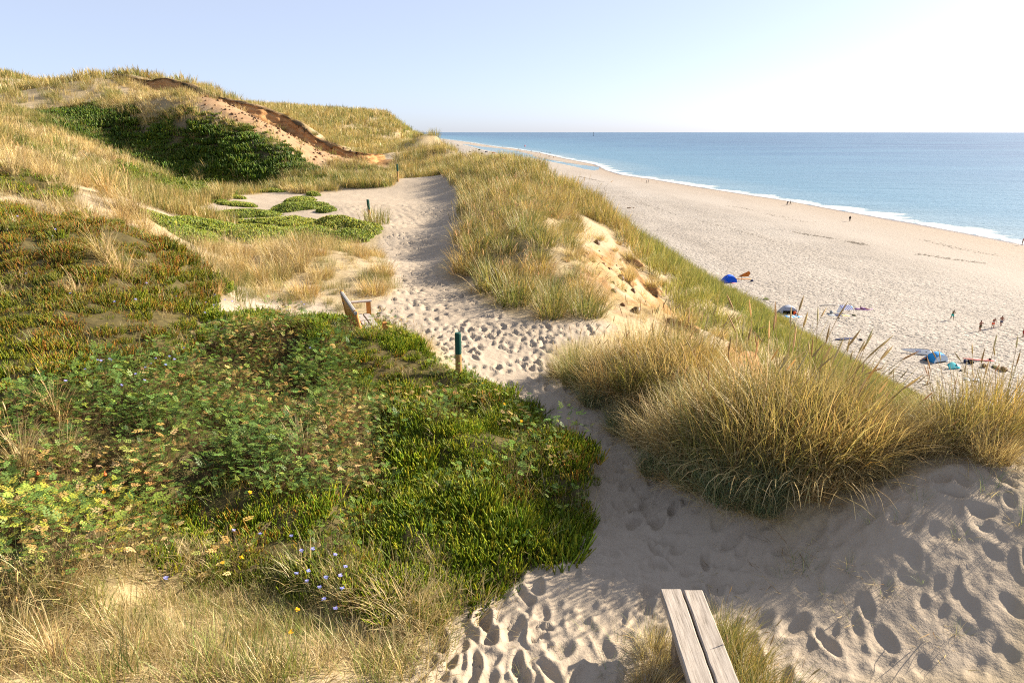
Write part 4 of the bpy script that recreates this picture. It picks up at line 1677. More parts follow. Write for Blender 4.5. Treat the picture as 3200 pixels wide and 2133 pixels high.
# ---------------------------------------------------------------- low green mat on the flats and the shaded hillside
p = np.concatenate([in_poly_points(RS, 'mid_green', 3, 0.0), in_poly_points(RS, 'lower_green', 24, 0.8), in_poly_points(RS, 'hill_green', 11, 0.8), in_poly_points(RS, 'grass_bank', 1.0)])
sf = sdf_at('sand_flat', p) + 0.6 * fbm(p[:, 0] * 1.1, p[:, 1] * 1.1, 4)
p = p[(sf < 0) & (grid_sample(path_c, p[:, 0], p[:, 1]) < 0.4)]
pts = lift(p)
n = len(pts)
print('mat', n)
lump = fbm(p[:, 0] / 1.6, p[:, 1] / 1.6, 3)
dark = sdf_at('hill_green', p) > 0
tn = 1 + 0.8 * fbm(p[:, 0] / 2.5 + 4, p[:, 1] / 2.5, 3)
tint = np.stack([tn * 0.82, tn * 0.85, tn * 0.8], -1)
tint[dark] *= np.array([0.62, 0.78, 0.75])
scatter('green_mat', 'low bright green heath mat on the flats and hillside beyond the sand', 'heath', pts,
        iso(RS.uniform(0.8, 1.3, n) * (1 + lump) * np.where(dark, 1.7, 1.0)), RS.integers(0, 4, n), tint,
        heath_templates(HG + [(0.20, 0.26, 0.045)], 4, 70, 0.32, (0.05, 0.15), 0.017, seed=5), rng=RS)

# ---------------------------------------------------------------- marram everywhere else: ridges, far dunes and the seaward slope
nn = 42000
rr_ = np.exp(RS.uniform(math.log(9.0), math.log(260.0), nn))
aa_ = RS.uniform(math.radians(-46), math.radians(44), nn)
p = np.stack([rr_ * np.sin(aa_), rr_ * np.cos(aa_)], -1)
keepm = RS.random(nn) < np.clip((rr_ / 34.0) ** 2, 0.05, 1.0) * 0.9
p = p[keepm]
mask = grid_sample(bare_c, p[:, 0], p[:, 1])
e_ = grid_sample(edge_c, p[:, 0], p[:, 1])
other = np.maximum.reduce([sdf_at(k, p) for k in ('green_patch', 'heath_rust', 'rose', 'heath_low', 'herb', 'straw_lawn', 'mid_green', 'lower_green', 'tan_bank', 'meadow', 'straw_crest', 'hill_green', 'rose_yellow', 'hill_scree', 'sand_pocket', 'hill_straw', 'heath_crest', 'grass_bank')])
zz = ground(p[:, 0], p[:, 1])
zbb = grid_sample(beach_c, p[:, 0], p[:, 1])
ok = (mask < 0.35) & (other < 0.0) & (zz > zbb + 0.9) & ((rr_[keepm] > 27) | (e_ > 0.0))
p = p[ok]
e_ = e_[ok]
r_ = np.hypot(p[:, 0], p[:, 1])
dens = fbm(p[:, 0] / (1.0 + r_ / 25), p[:, 1] / (1.0 + r_ / 25), 3)
ok = dens > -0.2
p, e_, r_ = p[ok], e_[ok], r_[ok]
pts = lift(p)
n = len(pts)
print('marram', n)
slope = e_ > 1.0
u = RS.random(n) + 0.9 * fbm(p[:, 0] / 6, p[:, 1] / 6, 3)
lod = (r_ > 24).astype(int) + (r_ > 70)
pick = lod * 6 + np.where(u < 0.45, RS.integers(0, 3, n), RS.integers(3, 6, n))
tn = RS.uniform(0.85, 1.15, n)
tint = np.stack([tn, tn, tn], -1)
tint[slope] *= np.array([0.80, 0.95, 0.8])
size = RS.uniform(0.65, 1.25, n) * np.where(slope, 0.85, 1.0) * np.clip(r_ / 90, 1.0, 2.2)
scatter('marram_grass', 'olive marram grass covering the far ridges and the seaward slope', 'grass', pts, iso(size), pick, tint,
        grass_templates(OLIVE, 3, 90, 0.26, (0.4, 0.8), 0.006, 11, 0.4, 0.35) + grass_templates(GOLD, 3, 90, 0.26, (0.4, 0.8), 0.006, 12, 0.4, 0.35)
        + grass_templates(OLIVE, 3, 50, 0.42, (0.4, 0.8), 0.017, 13, 0.4, 0.35) + grass_templates(GOLD, 3, 50, 0.42, (0.4, 0.8), 0.017, 14, 0.4, 0.35)
        + grass_templates(OLIVE, 3, 34, 0.75, (0.5, 0.9), 0.05, 15, 0.4, 0.3) + grass_templates(GOLD, 3, 34, 0.75, (0.5, 0.9), 0.05, 16, 0.4, 0.3), rng=RS)

# ---------------------------------------------------------------- bits of straw and twigs blown over the bare sand
p = np.concatenate([in_poly_points(RS, 'path', 3.0), np.stack([RS.uniform(1.6, 4.6, 260), RS.uniform(2.6, 5.6, 260)], -1)])
r_ = np.hypot(p[:, 0], p[:, 1])
p = p[(r_ < 16) & (grid_sample(path_c, p[:, 0], p[:, 1]) > 0.6) & (fbm(p[:, 0] * 1.2 + 8, p[:, 1] * 1.2, 3) > -0.03)]
pts = lift(p)
n = len(pts)
scatter('straw_litter', 'bits of dry straw and twigs scattered over the bare near sand', 'litter', pts, iso(RS.uniform(0.5, 1.3, n)), RS.integers(0, 4, n), iso(RS.uniform(0.6, 1.1, n)),
        grass_templates(STRAW + [(0.2, 0.12, 0.06)], 4, 6, 0.14, (0.06, 0.24), 0.005, 31, 3.0, 0.2, 3.0), rng=RS)

# ---------------------------------------------------------------- crumbs of soil below the scarps
def crumb(seed):
    r = np.random.default_rng(seed)
    a = np.linspace(0, 2 * np.pi, 7)[:-1]
    V_ = [(0.5 * math.cos(t) * r.uniform(0.7, 1.2), 0.5 * math.sin(t) * r.uniform(0.7, 1.2), -0.1) for t in a] + [(0.36 * math.cos(t + 0.4) * r.uniform(0.6, 1.3), 0.36 * math.sin(t + 0.4) * r.uniform(0.6, 1.3), r.uniform(0.2, 0.45)) for t in a] + [(0.0, 0.0, 0.5)]
    F_ = []
    for i in range(6):
        j = (i + 1) % 6
        F_ += [(i, j, 6 + i), (j, 6 + j, 6 + i), (6 + i, 6 + j, 12)]
    c_ = np.array([(0.20, 0.11, 0.05), (0.13, 0.075, 0.04), (0.28, 0.17, 0.08)])[seed % 3]
    return np.array(V_), np.array(F_), np.tile(c_, (13, 1))


p = np.concatenate([in_poly_points(RS, 'hill_scree', 3.0, 0.3), in_poly_points(RS, 'ledge', 2.5, 0.3)])
pts = lift(p)
n = len(pts)
scatter('soil_crumbs', 'crumbs of brown soil strewn on the bare sand below the scarps', 'soil', pts, iso(0.05 + 0.22 * RS.random(n) ** 4 + 0.16 * RS.random(n) * (p[:, 1] > 40)), RS.integers(0, 6, n), iso(RS.uniform(0.7, 1.2, n)),
        [template('crumb', crumb(i), M_HEATH) for i in range(6)], rng=RS)

# ================================================================== separate things
def obj(name, geo_or_mesh, mat=None, parent=None, cols=True):
    if not isinstance(geo_or_mesh, bpy.types.Mesh):
        v, f, c_ = geo_or_mesh
        geo_or_mesh = mesh_from_arrays(name, v, f, [mat], cols=c_ if cols else None)
    return link(bpy.data.objects.new(name, geo_or_mesh), parent)


def empty(name, loc, rz=0.0, s=1.0):
    o = bpy.data.objects.new(name, None)
    o.empty_display_size = 0.2
    o.location = loc
    o.rotation_euler = (0, 0, rz)
    o.scale = (s, s, s)
    return link(o)


def copy_tree(o, parent=None):
    c_ = o.copy()
    COL.objects.link(c_)
    if parent is not None:
        c_.parent = parent
    for ch in o.children:
        copy_tree(ch, c_)
    return c_


def gz_at(x, y):
    return float(ground(np.array([x]), np.array([y]))[0])


class MB:
    """collects boxes, tubes and quads into one mesh"""
    def __init__(self):
        self.v = []
        self.f = []

    def add(self, v, f):
        o = len(self.v)
        self.v += [tuple(p) for p in v]
        self.f += [tuple(i + o for i in q) for q in f]

    def box(self, c_, s, rot=None, bev=0.0):
        hx, hy, hz = s[0] / 2, s[1] / 2, s[2] / 2
        if bev <= 0:
            P_ = [(x, y, z) for z in (-hz, hz) for x, y in ((-hx, -hy), (hx, -hy), (hx, hy), (-hx, hy))]
            F_ = [(0, 3, 2, 1), (4, 5, 6, 7), (0, 1, 5, 4), (1, 2, 6, 5), (2, 3, 7, 6), (3, 0, 4, 7)]
        else:
            b = bev
            P_, F_ = [], []
            for z, ins in ((-hz, b), (-hz + b, 0), (hz - b, 0), (hz, b)):
                for x, y in ((-hx + ins, -hy + ins), (hx - ins, -hy + ins), (hx - ins, hy - ins), (-hx + ins, hy - ins)):
                    P_.append((x, y, z))
            F_ = [(0, 3, 2, 1), (12, 13, 14, 15)]
            for k in range(3):
                for i in range(4):
                    j = (i + 1) % 4
                    F_.append((k * 4 + i, k * 4 + j, k * 4 + 4 + j, k * 4 + 4 + i))
        if rot is not None:
            P_ = [tuple(rot @ Vector(p)) for p in P_]
        self.add([(p[0] + c_[0], p[1] + c_[1], p[2] + c_[2]) for p in P_], F_)

    def tube(self, pts, radii, n=10, cap=True):
        pts = [Vector(p) for p in pts]
        rings = []
        for i, p in enumerate(pts):
            d = (pts[min(i + 1, len(pts) - 1)] - pts[max(i - 1, 0)]).normalized()
            a = d.cross(Vector((0.31, 0.17, 0.93)))
            if a.length < 1e-3:
                a = d.cross(Vector((1, 0, 0)))
            a.normalize()
            b = d.cross(a)
            r = radii[i] if hasattr(radii, '__len__') else radii
            rings.append([p + (a * math.cos(2 * math.pi * k / n) + b * math.sin(2 * math.pi * k / n)) * r for k in range(n)])
        V_ = [q for r in rings for q in r]
        F_ = []
        for i in range(len(pts) - 1):
            for k in range(n):
                F_.append((i * n + k, i * n + (k + 1) % n, (i + 1) * n + (k + 1) % n, (i + 1) * n + k))
        if cap:
            F_.append(tuple(range(n))[::-1])
            F_.append(tuple((len(pts) - 1) * n + k for k in range(n)))
        self.add(V_, F_)

    def grid(self, fn, nu, nv):
        V_ = [fn(i / (nu - 1), j / (nv - 1)) for j in range(nv) for i in range(nu)]
        F_ = [(j * nu + i, j * nu + i + 1, (j + 1) * nu + i + 1, (j + 1) * nu + i) for j in range(nv - 1) for i in range(nu - 1)]
        self.add(V_, F_)

    def build(self, name, mat, parent=None, smooth=False, thick=0.0):
        me_ = bpy.data.meshes.new(name)
        me_.from_pydata(self.v, [], self.f)
        me_.materials.append(mat)
        if smooth:
            me_.polygons.foreach_set('use_smooth', np.ones(len(me_.polygons), bool))
        me_.update()
        o = link(bpy.data.objects.new(name, me_), parent)
        if thick:
            md = o.modifiers.new('thickness', 'SOLIDIFY')
            md.thickness = thick
        return o


# ---------------------------------------------------------------- marram tussocks
def tussock_proto(kind, seed, n=640, radius=0.32, h=(0.35, 0.95), width=0.0075, seeds=10, wind=(0.10, 0.03), droop=0.4, lean=0.55, single_heads=False):
    rng = np.random.default_rng(seed)
    pal = {'olive': OLIVE, 'gold': GOLD, 'blue': BLUISH, 'straw': STRAW}[kind]
    live = make_blades(rng, n, radius, h, width, lean, droop, 5, pal, wind=wind)
    dead = make_blades(rng, n // 2, radius * 1.35, (h[0] * 0.6, h[1] * 0.75), width, 1.1, 0.7, 4, STRAW, flat=0.4)
    g = cat_geo(live, dead)
    parts = [('blades', mesh_from_arrays('blades', g[0], g[1], [M_BLADE_O], cols=g[2]))]
    if seeds:
        st, hd = make_seed_stems(rng, seeds, radius, (h[1] * 0.85, h[1] * 1.12), 0.3, (wind[0] * 1.6, wind[1] * 1.6), head=0.165)
        parts.append(('stems', mesh_from_arrays('stems', st[0], st[1], [M_BLADE_O], cols=st[2])))
        if single_heads:
            k_ = len(hd[0]) // seeds
            t_ = len(hd[1]) // seeds
            for i in range(seeds):
                parts.append(('seed_head', mesh_from_arrays('seed_head', hd[0][i * k_:(i + 1) * k_], hd[1][:t_], [M_BLADE_O], cols=hd[2][i * k_:(i + 1) * k_])))
        else:
            parts.append(('seed_heads', mesh_from_arrays('seed_heads', hd[0], hd[1], [M_BLADE_O], cols=hd[2])))
    return parts


PROTO = {}
for kd, sd in (('olive', 0), ('gold', 10), ('blue', 20), ('straw', 30)):
    PROTO[kd] = [tussock_proto(kd, 300 + sd + i, seeds={'olive': 4, 'gold': 9, 'blue': 0, 'straw': 3}[kd], single_heads=(kd == 'gold')) for i in range(3)]
PROTO['arch'] = [tussock_proto('straw', 400 + i, n=150, radius=0.12, h=(0.35, 0.95), width=0.0095, seeds=2, droop=0.6, lean=0.5, wind=(-0.05, 0.0)) for i in range(4)]
PROTO['mid_olive'] = [tussock_proto('olive', 420 + i, n=260, radius=0.36, h=(0.3, 0.85), width=0.012, seeds=5) for i in range(3)]
PROTO['mid_gold'] = [tussock_proto('gold', 430 + i, n=260, radius=0.36, h=(0.3, 0.85), width=0.012, seeds=12) for i in range(3)]
PROTO['mid_straw'] = [tussock_proto('straw', 440 + i, n=260, radius=0.36, h=(0.3, 0.75), width=0.011, seeds=2) for i in range(2)]
PROTO['sprig'] = [tussock_proto('blue', 450 + i, n=26, radius=0.16, h=(0.3, 0.9), width=0.008, seeds=0, droop=0.5, lean=0.8) for i in range(3)]
_turn = random.Random(77)


def tussock(kind, x, y, s, label, group=None, name='marram_tussock', sink=0.03):
    parts = _turn.choice(PROTO[kind])
    # the wind bends every tussock the same way, so they turn only a little
    o = empty(name, (x, y, gz_at(x, y) - sink), _turn.uniform(-0.5, 0.5), s * _turn.uniform(0.92, 1.08))
    for nm, me_ in parts:
        ch = link(bpy.data.objects.new(nm, me_), o)
        if nm != 'seed_head':
            ch['kind'] = 'stuff'
    tag(o, label, 'grass tussock', group)
    return o


KW = {'gold': 'golden', 'olive': 'olive green', 'blue': 'blue-green', 'straw': 'straw coloured'}
ORD = ('first', 'second', 'third', 'fourth', 'fifth', 'sixth', 'seventh', 'eighth', 'ninth', 'tenth', 'eleventh', 'twelfth', 'thirteenth', 'fourteenth')


def tussock_row(spots, where, grp):
    by = {}
    for (x, y, s, kd) in spots:
        by.setdefault(kd, []).append((x / (0.956 * y + 0.9), x, y, s))
    for kd, lst in by.items():
        for i, (_, x, y, s) in enumerate(sorted(lst)):
            place = f'{ORD[i]} from left of the ' if len(lst) > 1 else ''
            tussock(kd, x, y, s, f'{place}{KW[kd]} ' + ('tussocks ' if len(lst) > 1 else 'tussock ') + where, f'{KW[kd]} tussocks {grp}')


tussock_row(TUSSOCK_FRONT, 'in the near big clump', 'of the big clump')
tussock_row(TUSSOCK_RIGHT, 'at the right edge', 'at the right edge')
tussock_row(TUSSOCK_LEFT_OF_GULLY, 'before the orange gully', 'before the gully')
for (x, y, s) in TUSSOCK_STRAW:
    where_ = ('on the bank behind the wooden bench' if y > 11 and x > -6 else 'on the sandy crest at the upper left' if y > 12.5 else 'standing in the rusty heath at the left' if y > 8 else
              'in the lawn at the lower left' if y < 4.2 else 'among the rose scrub')
    tussock('arch', x, y, s, 'loose tuft of arching dry straw ' + where_, 'dry straw tufts ' + where_, name='straw_tuft')
for (x, y, s) in BANK_SPRIGS:
    tussock('sprig', x, y, s, 'thin sprig of green grass in the bare near sand', 'grass sprigs in the sand', name='grass_sprig')


def poisson(rng, names, gap, n, grow=0.0):
    got = []
    cand = in_poly_points(rng, names, n, grow)
    rng.shuffle(cand)
    for c_ in cand:
        if all((c_[0] - q_[0]) ** 2 + (c_[1] - q_[1]) ** 2 > gap * gap for q_ in got):
            got.append(tuple(c_))
    return got


rp = np.random.default_rng(9)
for (x, y) in poisson(rp, 'ridge_near', 0.66, 60):
    if float(grid_sample(bare_c, np.array([x]), np.array([y]))[0]) > 0.5:
        continue
    kd = ('mid_olive', 'mid_gold', 'mid_olive', 'mid_olive', 'mid_straw')[rp.integers(0, 5)]
    tussock(kd, x, y, rp.uniform(0.55, 1.0) * (1.3 if x < 0.6 and y < 27 else 1.0), 'marram tussock on the ridge between the middle of the path and the cliff', 'tussocks of the middle ridge')
for (x, y) in poisson(rp, 'ridge_far', 1.5, 12):
    tussock(('mid_olive', 'mid_gold')[rp.integers(0, 2)], x, y, rp.uniform(0.9, 1.25), 'marram tussock on the ridge where the far path narrows', 'tussocks of the far ridge')
for (x, y) in poisson(rp, 'far_dune', 2.0, 8):
    tussock(('mid_olive', 'mid_gold')[rp.integers(0, 2)], x, y, rp.uniform(0.9, 1.3), 'marram tussock on the grassy dune against the sea horizon', 'tussocks of the far grassy dune')
for (x, y) in poisson(rp, 'tan_bank', 1.0, 20):
    tussock('mid_straw', x, y, rp.uniform(0.5, 0.85), 'bleached straw tussock on the bank behind the wooden bench', 'straw tussocks of the bank')
for (x, y, s) in BRINK:
    tussock(('mid_gold', 'mid_straw')[rp.integers(0, 2)], x, y, s, 'small ragged tuft on the crumbling lip above the seaward slope', 'ragged tufts of the cliff lip', name='grass_tuft')
x, y = 3.3, 30.2
tussock('mid_olive', x, y, 1.25, 'dark upright tussock standing alone at the cliff brink above the beach')

# ---------------------------------------------------------------- green heath mounds on the sand flat
def mound_mesh(seed):
    rng = np.random.default_rng(seed)
    nu, nv = 28, 10
    V_, F_ = [], []
    for j in range(nv):
        t = j / (nv - 1)
        for i in range(nu):
            a = 2 * math.pi * i / nu
            rr = (1 - t) ** 0.6 * (1 + 0.22 * math.sin(2 * a + seed) + 0.12 * math.sin(5 * a + 2 * seed))
            zz_ = 1.0 * t ** 0.8
            V_.append((0.5 * rr * math.cos(a), 0.5 * rr * math.sin(a), zz_ - 0.12))
    for j in range(nv - 1):
        for i in range(nu):
            k = (i + 1) % nu
            F_.append((j * nu + i, j * nu + k, (j + 1) * nu + k, (j + 1) * nu + i))
    V_ = np.array(V_)
    V_[:, :2] *= 1 + rng.normal(0, 0.03, (len(V_), 1))
    return V_, np.array(F_)


M_MOUND = plain('heath_mound_mat', (0.075, 0.085, 0.022), 0.95, 0.05, 0.4, 14)
def cushion_size(wd):
    return 'large' if wd > 2.6 else ('small' if wd < 1.4 else 'middle-sized')


cushion_order = {}
for (x, y, wd, ht) in sorted(MOUNDS, key=lambda m: m[0] / m[1]):
    cushion_order.setdefault(cushion_size(wd), []).append((x, y))
for i, (x, y, wd, ht) in enumerate(MOUNDS):
    o = empty('heath_mound', (x, y, gz_at(x, y) - 0.02))
    v_, f_ = mound_mesh(i)
    v_ = v_ * np.array([wd, wd * 0.75, max(ht, 0.14)])
    v_[:, 2] += np.minimum(0.12 * wd * fbm(v_[:, 0] * 1.2 + i * 5, v_[:, 1] * 1.2, 3), 0.06) * np.clip((v_[:, 2] + 0.02) / 0.08, 0, 1)
    gr_ = ground(v_[:, 0] + x, v_[:, 1] + y) - gz_at(x, y)
    v_[:, 2] += gr_ - 0.10 * (1 - np.clip(v_[:, 2] / 0.08, 0, 1))
    body = link(bpy.data.objects.new('mat', mesh_from_arrays('mat', v_, f_, [M_MOUND], smooth=True)), o)
    rng = np.random.default_rng(900 + i)
    m_ = int(1300 * wd)
    q_ = rng.integers(0, len(f_), m_)
    uv = rng.random((m_, 2))
    A, B, C_, D_ = (v_[f_[q_][:, k]] for k in range(4))
    b_ = (A * (1 - uv[:, :1]) + B * uv[:, :1]) * (1 - uv[:, 1:]) + (D_ * (1 - uv[:, :1]) + C_ * uv[:, :1]) * uv[:, 1:]
    b_ = b_[b_[:, 2] > ground(b_[:, 0] + x, b_[:, 1] + y) - gz_at(x, y) - 0.03]
    m_ = len(b_)
    dr_ = np.stack([rng.normal(0, 0.4, m_), rng.normal(0, 0.4, m_), np.ones(m_)], -1)
    tip = b_ + dr_ * rng.uniform(0.03, 0.075, (m_, 1))
    sg = make_spindles(b_ - 0.01, tip, np.full(m_, 0.014), palette(rng, HG + [(0.2, 0.24, 0.05)], m_, 0.25), 3, (1.0, 1.0, 0.2))
    sh_ = obj('shoots', sg, M_HEATH_O, o)
    sh_['kind'] = 'stuff'
    size = cushion_size(wd)
    tag(o, f'{ORD[cushion_order[size].index((x, y))]} from left of the {size} green heath cushions on the sand flat', 'heath cushion', f'{size} heath cushions on the sand flat')

# ---------------------------------------------------------------- turf clods breaking off the cliff brink
M_CLOD = plain('turf_clod_soil', (0.28, 0.17, 0.08), 0.95, 0.05, 0.5, 6)
for i, (x, y, wd, ht) in enumerate(CLODS):
    o = empty('turf_clod', (x, y, gz_at(x, y) - 0.08), i * 1.3)
    v_, f_ = mound_mesh(40 + i)
    rr_ = np.hypot(v_[:, 0], v_[:, 1])
    nz_ = fbm(v_[:, 0] * 6 + i * 7, v_[:, 1] * 6 + v_[:, 2] * 9, 4)
    v_ = v_ * (1 + 0.7 * nz_[:, None]) * np.array([wd * 1.5, wd * 1.2, ht])
    link(bpy.data.objects.new('soil', mesh_from_arrays('soil', v_, f_, [M_CLOD], smooth=True)), o)
    rng = np.random.default_rng(500 + i)
    b1 = make_blades(rng, 260, wd * 0.6, (0.2, 0.5), 0.009, 0.7, 0.6, 4, GOLD + STRAW)
    b1[0][:, 2] += ht * 0.72
    obj('grass_top', b1, M_BLADE_O, o)
    b2 = make_blades(rng, 90, wd * 0.6, (0.25, 0.5), 0.010, 1.8, 0.75, 4, [(0.30, 0.22, 0.13), (0.22, 0.15, 0.08), (0.40, 0.32, 0.2)], flat=1.0)
    b2[0][:, 2] = ht * 0.55 - np.hypot(b2[0][:, 0], b2[0][:, 1]) * 0.5
    obj('hanging_roots', b2, M_BLADE_O, o)
    tag(o, ('uppermost turf clod right of the orange ledge', 'turf clod with hanging roots left of the gully head', 'turf clod at the head of the orange gully', 'turf clod on the ridge top, far from the other clods', 'lowest turf clod on the gully lip')[i], 'turf clod', 'clods at the brink')
for i, (x, y, s) in enumerate(SCRAPS):
    tussock('mid_straw', x, y, s, 'small withered tuft on the bare orange ledge', 'withered tufts on the ledge', name='withered_tuft')

# ---------------------------------------------------------------- the broken face of the hill scarp
def scarp_face():
    L_ = np.array(HILL_SCARP)
    sg = np.r_[0, np.cumsum(np.hypot(*np.diff(L_, axis=0).T))]
    ns_, nt_ = int(sg[-1] / 0.11), 14
    ss_ = np.linspace(0.4, sg[-1] - 0.4, ns_)
    x0 = np.interp(ss_, sg, L_[:, 0])
    y0 = np.interp(ss_, sg, L_[:, 1])
    d_ = np.stack([np.gradient(x0), np.gradient(y0)], -1)
    d_ /= np.linalg.norm(d_, axis=1)[:, None]
    nx_, ny_ = d_[:, 1], -d_[:, 0]                        # towards the open side
    if (nx_ * -x0 + ny_ * -y0).mean() < 0:
        nx_, ny_ = -nx_, -ny_
    hgt = np.interp(ss_, HILL_SCARP_T, HILL_SCARP_H) * 1.25 * (1.0 + 0.7 * fbm(ss_ / 2.2, ss_ * 0 + 4, 3))
    step_in = 2.4 * fbm(ss_ / 2.3 + 8, ss_ * 0, 4)
    zb_ = ground(x0 + nx_ * 0.5, y0 + ny_ * 0.5) - 0.25
    zt_ = ground(x0 - nx_ * 0.9, y0 - ny_ * 0.9) + 0.04
    T_ = np.linspace(0, 1, nt_)
    SS, TT = np.meshgrid(ss_, T_)
    rough_ = 0.30 * fbm(SS * 1.6, TT * 2.2, 4) + 0.16 * fbm(SS * 5.0, TT * 3.0, 3) - 0.05 * np.sin(TT * 16 + 3 * fbm(SS, TT, 2))
    off_ = 0.45 - 0.62 * TT ** 0.8 + rough_ + step_in[None] * 0.5
    off_ = np.where(TT > 0.86, off_ + 0.16, off_)        # the turf lip hangs over a little
    off_[-1] = -1.0
    X_ = x0[None] + nx_[None] * off_
    Y_ = y0[None] + ny_[None] * off_
    Z_ = zb_[None] + (zt_ - zb_)[None] * TT + 0.12 * (fbm(SS * 2.4, SS * 0, 3)) * (TT > 0.7)
    Z_[-1] = ground(X_[-1], Y_[-1]) - 0.02
    ii = np.arange(ns_ * nt_).reshape(nt_, ns_)
    F_ = np.stack([ii[:-1, :-1], ii[:-1, 1:], ii[1:, 1:], ii[1:, :-1]], -1).reshape(-1, 4)
    hum = sstep((TT + 0.35 * fbm(SS * 2.0, TT * 2, 3) - 0.84) / 0.08)
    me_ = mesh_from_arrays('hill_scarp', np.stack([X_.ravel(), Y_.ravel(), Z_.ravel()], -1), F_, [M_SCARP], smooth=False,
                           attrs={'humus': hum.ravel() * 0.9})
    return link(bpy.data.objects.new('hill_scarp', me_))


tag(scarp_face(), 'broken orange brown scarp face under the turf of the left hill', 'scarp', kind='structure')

for i in range(2, len(HILL_SCARP) - 1, 2):
    x = HILL_SCARP[i][0] - 0.1 + 0.3 * math.sin(i * 2.3)
    y = HILL_SCARP[i][1] + 0.75 + 0.3 * math.sin(i * 1.7)
    tussock(('mid_olive', 'mid_straw', 'mid_gold')[i % 3], x, y, 0.5 + 0.25 * math.sin(i * 3.1) ** 2, 'tuft overhanging the lip of the hill scarp', 'tufts along the scarp lip', name='grass_tuft')

# ---------------------------------------------------------------- small flowers and hips
def flower_mesh(seed, petal, eye):
    rng = np.random.default_rng(seed)
    V_, F_, C_ = [], [], []
    h = 0.16
    V_ += [(-0.002, 0, -0.05), (0.002, 0, -0.05), (0.01, 0.01, h)]
    F_.append((0, 1, 2))
    C_ += [(0.14, 0.18, 0.06)] * 3
    off = 3
    for k in range(12):
        a = 2 * math.pi * k / 12 + rng.normal(0, 0.1)
        r = rng.uniform(0.012, 0.017)
        z = h + rng.uniform(0.0, 0.012)
        c_ = np.array((0.01, 0.01, z))
        d = np.array((math.cos(a), math.sin(a), 0.35 if k % 2 else 0.0))
        s_ = np.array((-math.sin(a), math.cos(a), 0)) * 0.005
        V_ += [c_, c_ + d * r * 0.6 + s_, c_ + d * r, c_ + d * r * 0.6 - s_]
        F_ += [(off, off + 1, off + 2), (off, off + 2, off + 3)]
        C_ += [tuple(np.array(petal) * rng.uniform(0.85, 1.15))] * 4
        off += 4
    a = np.arange(5) * 2 * math.pi / 5
    V_ += [(0.01 + 0.006 * math.cos(t), 0.01 + 0.006 * math.sin(t), h + 0.014) for t in a]
    F_ += [(off, off + 1, off + 2), (off, off + 2, off + 3), (off, off + 3, off + 4)]
    C_ += [eye] * 5
    return mesh_from_arrays('flower', np.array(V_), np.array(F_), [M_BLADE_O], cols=np.array(C_))


blue_f = [flower_mesh(i, (0.33, 0.36, 0.80), (0.45, 0.45, 0.85)) for i in range(3)]
yel_f = flower_mesh(8, (0.85, 0.55, 0.03), (0.7, 0.4, 0.02))
for i, (x, y) in enumerate(BLUE_FLOWERS):
    o = link(bpy.data.objects.new('blue_flower', blue_f[i % 3]))
    o.location = (x, y, gz_at(x, y) + 0.10)
    o.rotation_euler = (0.2, 0.1, i * 1.1)
    o.scale = (1.15, 1.15, 1.15)
    near_h = y < 4.6
    tag(o, 'small lilac blue flower head ' + ('in the short grass by the near path' if near_h else 'among the heath and rose scrub'), 'flower', 'blue flowers ' + ('in the grass' if near_h else 'in the scrub'))
for i, (x, y) in enumerate(YELLOW_FLOWERS):
    o = link(bpy.data.objects.new('yellow_flower', yel_f))
    o.location = (x, y, gz_at(x, y) + 0.08)
    o.rotation_euler = (-0.2, 0.2, i * 1.7)
    o.scale = (1.3, 1.3, 1.3)
    tag(o, 'small yellow flower among the green heath and grass', 'flower', 'yellow flowers')
M_HIP = plain('rose_hip_skin', (0.62, 0.13, 0.03), 0.35, 0.5, 0.15, 30)
for i, (x, y) in enumerate(HIPS):
    mb = MB()
    mb.grid(lambda a, b: (0.017 * math.sin(math.pi * b) * math.cos(2 * math.pi * a), 0.017 * math.sin(math.pi * b) * math.sin(2 * math.pi * a), 0.02 - 0.016 * math.cos(math.pi * b)), 10, 7)
    mb.tube([(0, 0, 0.03), (0.0, 0.004, 0.05)], [0.003, 0.006], 5)
    o = mb.build('rose_hip', M_HIP, smooth=True)
    o.location = (x, y, gz_at(x, y) + 0.2)
    tag(o, 'orange red rose hip among the rose leaves', 'rose hip', 'rose hips')

# ---------------------------------------------------------------- wood
def mat_wood(name, base, grain, dark, stretch=(1, 1, 1), rough=0.8, bump=0.003):
    m, nt, out = new_mat(name)
    g = N(nt)
    tc = g.n('ShaderNodeTexCoord')
    mp = g.n('ShaderNodeMapping')
    mp.inputs['Scale'].default_value = stretch
    g.l(tc.outputs['Object'], mp.inputs['Vector'])
    a = g.noise(mp.outputs['Vector'], 6.0, 6, 0.7)
    b = g.noise(tc.outputs['Object'], 3.0, 3)
    c_ = g.ramp(a, [(0.3, dark), (0.48, base), (0.7, grain)])
    c_ = g.mix(g.ramp(b, [(0.4, 0.0), (0.7, 0.35)]), c_, tuple(x * 0.8 for x in base))
    g.bsdf(out, c_, rough, g.bump(a, bump, 0.8), spec=0.2)
    return m


